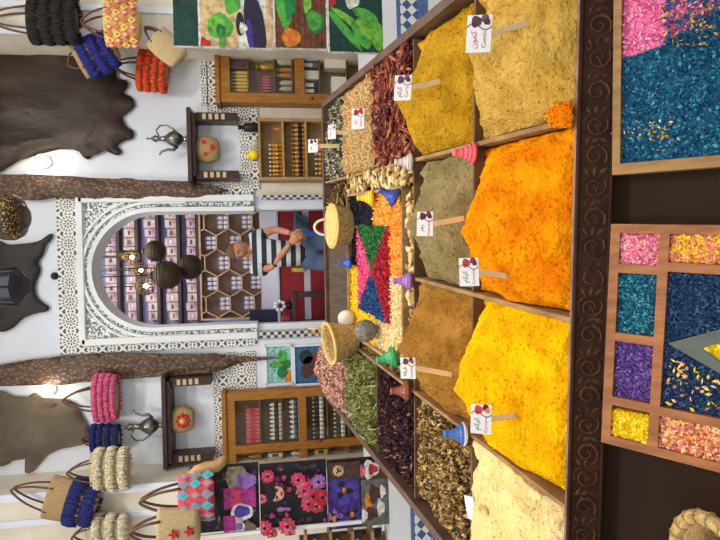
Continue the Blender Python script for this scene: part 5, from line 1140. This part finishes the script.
for i, M in enumerate(PKT):
    mb = MB(); w, h = 8.5*kk, 10.5*kk
    mb.box((0, 0, h/2), (w, .08, h), M, bev=.004); mb.box((0, -.042, h*.5), (w*.5, .004, h*.2), [RDT, BRT, WH, PKB, BLT, RDT][i]); mb.box((0, -.042, h*.82), (w*.8, .004, h*.08), WH)
    protos.append(mb)
rown = ['top', 'second', 'third', 'fourth', 'lowest']; rowc = {}
firsts = {}
for ri, z_ in enumerate(shz):
    y = 214
    while y < 325:
        i = (int(y*3)+ri*5) % 6
        # skip what the arch hides
        p = P([116, 135, 156, 177, 196][ri]-6, y, Ys)
        X = xx_(y, Ys, [110, 128, 150, 170, 190][ri]); key = (ri, i)
        lb = '%s packet on the %s shelf behind the arch' % (['white and red', 'rose with a brown label', 'pink with a white label', 'white with a pink label', 'tan with a blue label', 'mauve with a red label'][i], rown[ri])
        if i not in firsts:
            o = protos[i].build('packet'); firsts[i] = o; tag(o, lb, 'packet', lb); o.location = (X, 7.33, z_+.004)
        else:
            dup(firsts[i], (X, 7.33, z_+.004), lb, lb, scale=(1, 1, random.uniform(.75, 1.1)))
        y += 9.3
# honeycomb shelf
Yh = 6.6; hx0, hx1, hz0, hz1 = xx_(318, Yh, 225), xx_(199, Yh, 225), zx(260, Yh, 258), zx(201, Yh, 258)
r = thing('honeycomb_shelf', 'wooden honeycomb display shelf with six-sided cells behind the arch', 'shelf', ((hx0+hx1)/2, Yh+.15, hz0))
frontbox(r, 'back_panel', hx0, hx1, hz0, hz1, Yh+.13, Yh+.15, HEXB)
kh = sc(Yh, 1.6); a_ = 13.6*kh; hh = a_*math.sqrt(3); hc = []
mb = MB()
def clip(p, q):
    pts = []
    t0, t1_ = 0.0, 1.0; d = q-p
    for dd, lo_, hi_, pv in ((d.x, hx0, hx1, p.x), (d.z, hz0, hz1, p.z)):
        if abs(dd) < 1e-9:
            if pv < lo_ or pv > hi_: return None
            continue
        ta, tb = (lo_-pv)/dd, (hi_-pv)/dd
        if ta > tb: ta, tb = tb, ta
        t0, t1_ = max(t0, ta), min(t1_, tb)
    return (p+d*t0, p+d*t1_) if t1_-t0 > 1e-4 else None
ctr0 = P(217, 263, Yh); seen = set()
for i in range(-4, 5):
    for j in range(-4, 5):
        c = V((ctr0.x+1.5*a_*i, 0, ctr0.z+hh*(j+(.5 if i % 2 else 0))))
        if not (hx0-a_ < c.x < hx1+a_ and hz0-hh < c.z < hz1+hh): continue
        if hx0+a_*.4 < c.x < hx1-a_*.4 and hz0+hh*.1 < c.z < hz1-hh*.1: hc.append(c)
        vs = [c+V((a_*math.cos(PI*q/3), 0, a_*math.sin(PI*q/3))) for q in range(6)]
        for q in range(6):
            p, s = vs[q], vs[(q+1) % 6]; key = (round((p.x+s.x)*50), round((p.z+s.z)*50))
            if key in seen: continue
            seen.add(key); g = clip(p, s)
            if not g: continue
            p, s = g; d = (s-p); n = V((-d.z, 0, d.x)).normalized()*.007
            mb.obox(p-n+V((0, Yh, 0)), d, n*2, V((0, .13, 0)), HEXW)
mb.build('honeycomb', r)
mb = MB()
for x0, x1, z0, z1 in ((hx0-.02, hx0, hz0-.02, hz1+.02), (hx1, hx1+.02, hz0-.02, hz1+.02), (hx0, hx1, hz0-.02, hz0), (hx0, hx1, hz1, hz1+.02)): mb.box(((x0+x1)/2, Yh+.07, (z0+z1)/2), (x1-x0, .15, z1-z0), HEXW)
mb.build('frame', r)
JW = mat('jar_white', (214, 214, 226), .4); JL = mat('jar_lilac', (150, 146, 184), .4); proto = None; hc.sort(key=lambda c: (-c.z, c.x))
for ci, c in enumerate(hc):
    fl = max(c.z-hh/2+.008, hz0+.001)
    for q in range(6):
        lv, cl_ = divmod(q, 3); s = .045
        z_ = fl+lv*.061; X = c.x+(cl_-1)*.055
        if z_+.06 > hz1: continue
        lb = 'tiny white jar stacked in a honeycomb cell, cell at row height %d' % ci if False else 'tiny white jar with a lilac lid stacked in a cell of the honeycomb shelf'
        if proto is None:
            mb = MB(); mb.lathe([(.022, 0), (.024, .004), (.024, .042), (.02, .046)], JW, (X, Yh+.06, z_), 12); mb.lathe([(.022, .046), (.022, .06), (0, .06)], JL, (X, Yh+.06, z_), 12)
            proto = tag(mb.build('jar'), lb, 'jar', 'white jars in the honeycomb shelf'); pb = V(proto.location)
        else: dup(proto, (X, Yh+.06, z_))
# counter with red fronts
RED = mat('red_front', (150, 22, 42), .45, (136, 18, 36), 5); LCT = mat('counter_white', (206, 204, 218), .4)
r = rcount = thing('red_counter', 'counter with a pale top and two red fronts behind the doorway', 'counter', (.1, 6.3, 0))
Yc = 6.0; zc = [zx(x, Yc, 258) for x in (260, 279, 303, 310, 335)]; xa, xb = -.85, 1.15
frontbox(r, 'counter_top', xa, xb, zc[1], zc[1]+.03, Yc-.03, 6.55, LCT)
frontbox(r, 'back_rise', xa, xb, zc[1]+.031, zc[0], 6.35, 6.5, LCT)
frontbox(r, 'red_front', xa, xb, zc[2], zc[1]-.001, Yc, 6.5, RED); frontbox(r, 'white_band', xa, xb, zc[3], zc[2]-.001, Yc+.01, 6.5, LCT); frontbox(r, 'red_front', xa, xb, .1, zc[3]-.001, Yc, 6.5, RED); frontbox(r, 'green_edge', xx_(203, Yc), xx_(198, Yc), zc[1]+.031, zc[0], Yc, 6.3, GRN); frontbox(r, 'plinth', xa, xb, 0, .099, Yc+.06, 6.5, DARKW)
# brown side table, dark box, ornaments
Yt = 5.55; r = thing('side_table', 'small brown wooden side table in front of the red counter left of the person', 'table', (xx_(309, Yt, 300), Yt, 0)); c = P(294, 309, Yt); w = 34*sc(Yt, .8)
mb = MB(); mb.box((c.x, Yt, c.z), (w, .3, .04), DARKW, bev=.005); mb.build('table_top', r)
for s in (-1, 1):
    for q in (-.11, .11): mb = MB(); mb.box((c.x+s*w*.42, Yt+q, c.z/2-.012), (.05, .05, c.z-.03), DARKW); mb.build('leg', r)
mb = MB(); mb.box((c.x, Yt, c.z*.55), (w*.8, .24, .03), DARKW); mb.build('lower_shelf', r)
tt = c.z+.021
ov = thing('flower_ornament', 'black and white flower ornament on the brown side table', 'ornament', (c.x+.04, Yt, tt))
mb = MB(); mb.lathe([(.03, 0), (.045, .03), (.02, .07), (.03, .09)], BLACKP, (c.x+.04, Yt, tt), 14); mb.build('vase', ov)
mb = MB()
for i in range(7): t = i*2*PI/7; mb.ball((c.x+.04+.045*math.cos(t), Yt-.02, tt+.12+.045*math.sin(t)), .02, WH, 8, 6)
mb.ball((c.x+.04, Yt-.03, tt+.12), .02, BLACKP, 8, 6); mb.build('blossom', ov)
mb = MB(); q = V((c.x-.1, Yt, tt)); mb.lathe([(.06, 0), (.07, .02), (.06, .09), (.03, .12), (0, .12)], mat('red_pot', (130, 40, 50), .5), q, 16); tag(mb.build('pot'), 'dark red pot on the left end of the brown side table', 'pot')
q = V((c.x+.02, Yt, c.z*.55+.016)); mb = MB(); mb.lathe([(.05, 0), (.08, .05), (.085, .1), (.07, .1), (.0, .03)], mat('green_bowl', (110, 120, 70), .5), q, 16); tag(mb.build('bowl'), 'olive bowl on the lower shelf of the brown side table', 'bowl')
q = V((c.x-.13, Yt, c.z*.55+.016)); mb = MB(); mb.ball(q+V((0, 0, .06)), .06, mat('pink_quartz', (196, 150, 170), .5, (120, 90, 120), 20), 12, 8); tag(mb.build('stone'), 'mottled pink stone on the lower shelf of the brown side table', 'stone')
mb = MB(); pxbox(mb, 252, 312, 281, 331, 5.75, 5.95, mat('navy_box', (28, 34, 62), .5), bev=.006); bx = tag(mb.build('navy_box'), 'dark navy box at the left end of the red counter', 'box')
bx.location.z = zc[1]+.031; bx.location.y = 6.12
# ------------------------------------------------------------ the person
def skinmesh(nodes, edges, sub=2, root=0):
    me = bpy.data.meshes.new('sk'); me.from_pydata([n[0] for n in nodes], edges, []); o = bpy.data.objects.new('sk', me); C.objects.link(o)
    md = o.modifiers.new('s', 'SKIN'); md.use_smooth_shade = True; md.branch_smoothing = .3
    for i, n in enumerate(nodes):
        r = n[1]; r = r if isinstance(r, tuple) else (r, r); sv = me.skin_vertices[0].data[i]; sv.radius = r; sv.use_root = (i == root)
    s = o.modifiers.new('u', 'SUBSURF'); s.levels = sub; s.render_levels = sub
    dg = bpy.context.evaluated_depsgraph_get(); m2 = bpy.data.meshes.new_from_object(o.evaluated_get(dg))
    out = ([v.co.copy() for v in m2.vertices], [list(p.vertices) for p in m2.polygons]); bpy.data.objects.remove(o); bpy.data.meshes.remove(me); bpy.data.meshes.remove(m2); return out
SKIN = mat('skin_tone', (198, 142, 112), .55, (180, 122, 94), 8); HAIR = mat('cropped_hair', (118, 80, 62), .8, (88, 60, 48), 60, .4, 90)
SHIRT = stripe_mat('striped_shirt', .085, (34, 40, 58), (196, 200, 200), .54); JEAN = mat('denim', (60, 76, 106), .85, (88, 106, 136), 7, .3, 140, detail=8)
Yp_ = 4.95; def_ = lambda x, y, d=0: P(x, y, Yp_)+V((0, d, 0))
hip = def_(303, 253); fx = hip.x
pr = thing('person', 'person in navy and white striped shirt and blue jeans standing with hands clasped', 'person', (fx, Yp_, 0))
chest, neck = def_(266, 252), def_(249, 252); waist = def_(287, 254)
headc, chin, crown = def_(238.5, 250.5, -.02), def_(246, 250.5, -.045), def_(230, 249, .0)
shL, shR = def_(256, 267, .0), def_(255, 236, .0)       # viewer's left / right
elL, elR = def_(271, 268, -.05), def_(276, 229.5, -.04)
wrL, wrR = def_(290, 244.5, -.2), def_(290.5, 234.5, -.17)
hpL, hpR = hip+V((-.075, 0, -.02)), hip+V((.075, 0, -.02))
knL, knR = V((fx-.1, Yp_-.03, .5)), V((fx+.09, Yp_-.02, .5)); anL, anR = V((fx-.14, Yp_+.02, .08)), V((fx+.13, Yp_+.02, .08))
N_ = [(hip, (.12, .09)), (waist, (.12, .09)), (chest, (.16, .11)), (neck, .055), (shL, .06), (elL, .034), (wrL, .025), (shR, .056), (elR, .034), (wrR, .025), (hpL, .08), (knL, .06), (anL, .04), (hpR, .08), (knR, .06), (anR, .04), (anL+V((-.02, -.15, -.045)), .03), (anR+V((.02, -.15, -.045)), .03)]
E_ = [(0, 1), (1, 2), (2, 3), (2, 4), (4, 5), (5, 6), (2, 7), (7, 8), (8, 9), (0, 10), (10, 11), (11, 12), (0, 13), (13, 14), (14, 15), (12, 16), (15, 17)]
vs, fs = skinmesh(N_, E_)
mb = MB(); mb.add(vs, fs, SKIN, True)
# head: an egg with jaw, brow, nose, ears; turned and tilted down to the viewer's left
Rh = (Euler((math.radians(22), math.radians(-8), math.radians(-30)))).to_matrix(); hs_ = .104
def hp(v): return headc+Rh @ V(v)
def headpt(th, ph):
    x, y, z_ = math.sin(ph)*math.cos(th), math.sin(ph)*math.sin(th), math.cos(ph)
    w = .073*(1-.18*max(0, -z_)**1.5); d = .088*(1-.1*max(0, -z_)); q = V((x*w, y*d, z_*hs_))
    if y < 0:
        fr = max(0, -y)
        q.y -= .026*math.exp(-(x/.16)**2-((z_+.12)/.16)**2)*fr
        q.y -= .008*math.exp(-(x/.3)**2-((z_+.72)/.15)**2)+.006*math.exp(-((z_-.24)/.1)**2)*fr
        q.y += .010*(math.exp(-((x-.36)/.15)**2-((z_-.08)/.1)**2)+math.exp(-((x+.36)/.15)**2-((z_-.08)/.1)**2))
        q.y -= .005*math.exp(-(x/.25)**2-((z_+.45)/.06)**2)
    return q
mb.grid(28, 20, lambda u, v: hp(headpt(2*PI*u, PI*(1-v)*.999+.0005)), SKIN)
for s in (-1, 1): mb.ball(hp((s*.074, .01, -.005)), .023, SKIN, 10, 8, (.45, .8, 1.15))
mb.tube([neck-V((0, 0, .05)), neck+V((0, -.01, .02)), headc+V((0, .005, -.06))], [.06, .056, .05], SKIN, 14)
# hands clasped in front
def hand(w, d, side, curl):
    d = d.normalized(); up = V((0, -1, 0)); sd = d.cross(up).normalized()*side; up = sd.cross(d).normalized()*side
    pc = w+d*.05
    mb.lathe([(.0, -.05), (.024, -.045), (.038, -.01), (.042, .02), (.036, .045), (.0, .05)], SKIN, pc, 12, 1, .5, axis=Matrix((sd, up, d)).transposed())
    for i, L in enumerate((.068, .078, .072, .056)):
        b = pc+d*.035+sd*(.03-.02*i); e1 = b+d*L*.45+up*.004; e2 = e1+(d*.7-up*curl)*L*.35; e3 = e2+(d*.2-up*curl)*L*.3
        mb.tube([b, e1, e2, e3], [.0098, .0092, .0085, .006], SKIN, 7)
    b = pc-d*.02+sd*.035; mb.tube([b, b+sd*.022+d*.03, b+sd*.02+d*.058-up*.01], [.012, .0105, .007], SKIN, 7)
hc_ = def_(297.5, 238, -.24)
hand(wrL, hc_+V((.01, -.02, 0))-wrL, 1, .55); hand(wrR, hc_+V((-.01, .03, -.02))-wrR, -1, .55)
mb.build('body', pr)
mb = MB(); mb.grid(28, 10, lambda u, v: hp(headpt(2*PI*u, .0005+PI*(.40-.07*math.sin(2*PI*u)*-1+.1*max(0, math.sin(2*PI*u)))*(1-v))*1.055), HAIR); mb.build('hair', pr)
mb = MB()
EYE = col('eye_dark', (36, 26, 22), .3)
for s in (-1, 1):
    mb.ball(hp((s*.027, -.076, .012)), .0075, EYE, 8, 6, (1.3, .6, .7)); mb.tube([hp((s*.012, -.086, .03)), hp((s*.027, -.087, .034)), hp((s*.041, -.076, .028))], .0035, HAIR, 5)
mb.build('eyes_and_brows', pr)
mb = MB(); mb.tube([hp((-.02, -.084, -.048)), hp((0, -.091, -.047)), hp((.02, -.084, -.048))], [.003, .005, .003], col('lip', (160, 92, 84)), 6); mb.build('mouth', pr)
def toward(a, b, t): return a.lerp(b, t)
N_ = [(def_(312, 253.5), (.18, .14)), (waist, (.165, .128)), (chest, (.185, .135)), (toward(chest, neck, .72), (.095, .085)), (shL, .088), (toward(shL, elL, .75), .074), (shR, .088), (toward(shR, elR, .62), .074)]
vs, fs = skinmesh(N_, [(0, 1), (1, 2), (2, 3), (2, 4), (4, 5), (2, 6), (6, 7)]); mb = MB(); mb.add(vs, fs, SHIRT, True); mb.build('striped_shirt', pr)
N_ = [(def_(293, 253), (.15, .115)), (hip+V((0, 0, -.04)), (.178, .138)), (hpL+V((-.01, 0, -.06)), .105), (knL, .082), (anL+V((0, 0, .02)), .072), (hpR+V((.01, 0, -.06)), .105), (knR, .082), (anR+V((0, 0, .02)), .072)]
vs, fs = skinmesh(N_, [(0, 1), (1, 2), (2, 3), (3, 4), (1, 5), (5, 6), (6, 7)]); mb = MB(); mb.add(vs, fs, JEAN, True); mb.build('jeans', pr)
for a in (anL, anR):
    mb = MB(); q = V((a.x, a.y-.06, 0)); mb.lathe([(.0, 0), (.05, 0), (.056, .02), (.05, .05), (.036, .08), (.03, .1)], col('dark_shoe', (38, 34, 34), .5), q, 16, .9, 2.3); mb.build('shoe', pr)
# cloth over the counter edge beside the person, bright blue bag below it
p = P(300, 222, 5.75)
def drape(u, v):
    q = P(294+14*v, 233-22*u*(1-.35*v), 5.95-.03*math.sin(5*u+v)); return q
mb = MB(); mb.grid(14, 10, drape, mat('grey_blue_cloth', (96, 118, 138), .9, (76, 96, 116), 8)); o = mb.build('folded_cloth'); md = o.modifiers.new('thickness', 'SOLIDIFY'); md.thickness = .03
tag(o, 'grey-blue folded cloth over the red counter front beside the person', 'cloth')
c = P(332, 237, 5.4); mb = MB(); k = sc(5.4, .8); w = 9*k; zt_ = P(305, 237, 5.4).z
mb.lathe([(w*.9, 0), (w, .05), (w*.95, zt_*.6), (w*.8, zt_), (w*.7, zt_), (w*.8, .1), (0, .08)], mat('bright_blue_plastic', (34, 76, 176), .45), (c.x, 5.4, 0), 20, .8, .6); tag(mb.build('blue_sack'), 'bright blue sack standing on the floor at the side of the person', 'sack')
mb = MB(); pxbox(mb, 292, 268, 304, 272, 5.97, 6.01, col('yellow_plastic', (222, 206, 60)))
mb.build('yellow_strip', rcount)
# ------------------------------------------------------------ lights
def area(name, loc, size, power, colr, rot=(0, 0, 0), sy=None):
    l = bpy.data.lights.new(name, 'AREA'); l.energy = power; l.color = colr; l.size = size
    if sy: l.shape = 'RECTANGLE'; l.size_y = sy
    o = bpy.data.objects.new(name, l); C.objects.link(o); o.location = loc; o.rotation_euler = rot; return o
LM = mat('ceiling_panel_glow', (255, 248, 236), .4, emit=3)
first = None
for i, (x, y) in enumerate(((-1.2, .9), (1.2, .9), (-1.2, 2.7), (1.2, 2.7))):
    r = thing('ceiling_light', 'flat white ceiling light above the display table', 'ceiling light', (x, y, 4.36), 'flat ceiling lights above the shop')
    mb = MB(); mb.box((x, y, 4.38), (.66, .66, .036), WH); mb.build('frame', r); mb = MB(); mb.box((x, y, 4.358), (.58, .58, .006), LM); mb.build('diffuser', r)
    area('ceiling_lamp', (x, y, 4.34), .42, 44 if x < 0 else 54, (1, .94, .85))
area('front_fill', (0, -2.2, 2.4), 2.6, 62, (1, .97, .93), (math.radians(80), 0, 0), 2.6)  # added fill from behind the camera, brightens the sign cards
area('alcove_fill', (.1, 5.9, 3.4), 1.2, 40, (1, .97, .95), (math.radians(48), 0, 0))  # added fill without a fitting, angled to brighten the alcove shelves
for x, y in ((43, 161), (48, 390)):
    c = P(x, y, WY-.16); l = bpy.data.lights.new('wall_lamp_light', 'POINT'); l.energy = 1.2; l.shadow_soft_size = .04; l.color = (1, .95, .88); o = bpy.data.objects.new('wall_lamp_light', l); C.objects.link(o); o.location = c
w = bpy.data.worlds.new('World'); bpy.context.scene.world = w; w.use_nodes = True; w.node_tree.nodes['Background'].inputs[0].default_value = (.92, .94, 1, 1); w.node_tree.nodes['Background'].inputs[1].default_value = .26
s = bpy.context.scene; s.view_settings.view_transform = 'Standard'; s.view_settings.look = 'None'; s.view_settings.exposure = 0; s.view_settings.gamma = 1; s.view_settings.use_curve_mapping = False
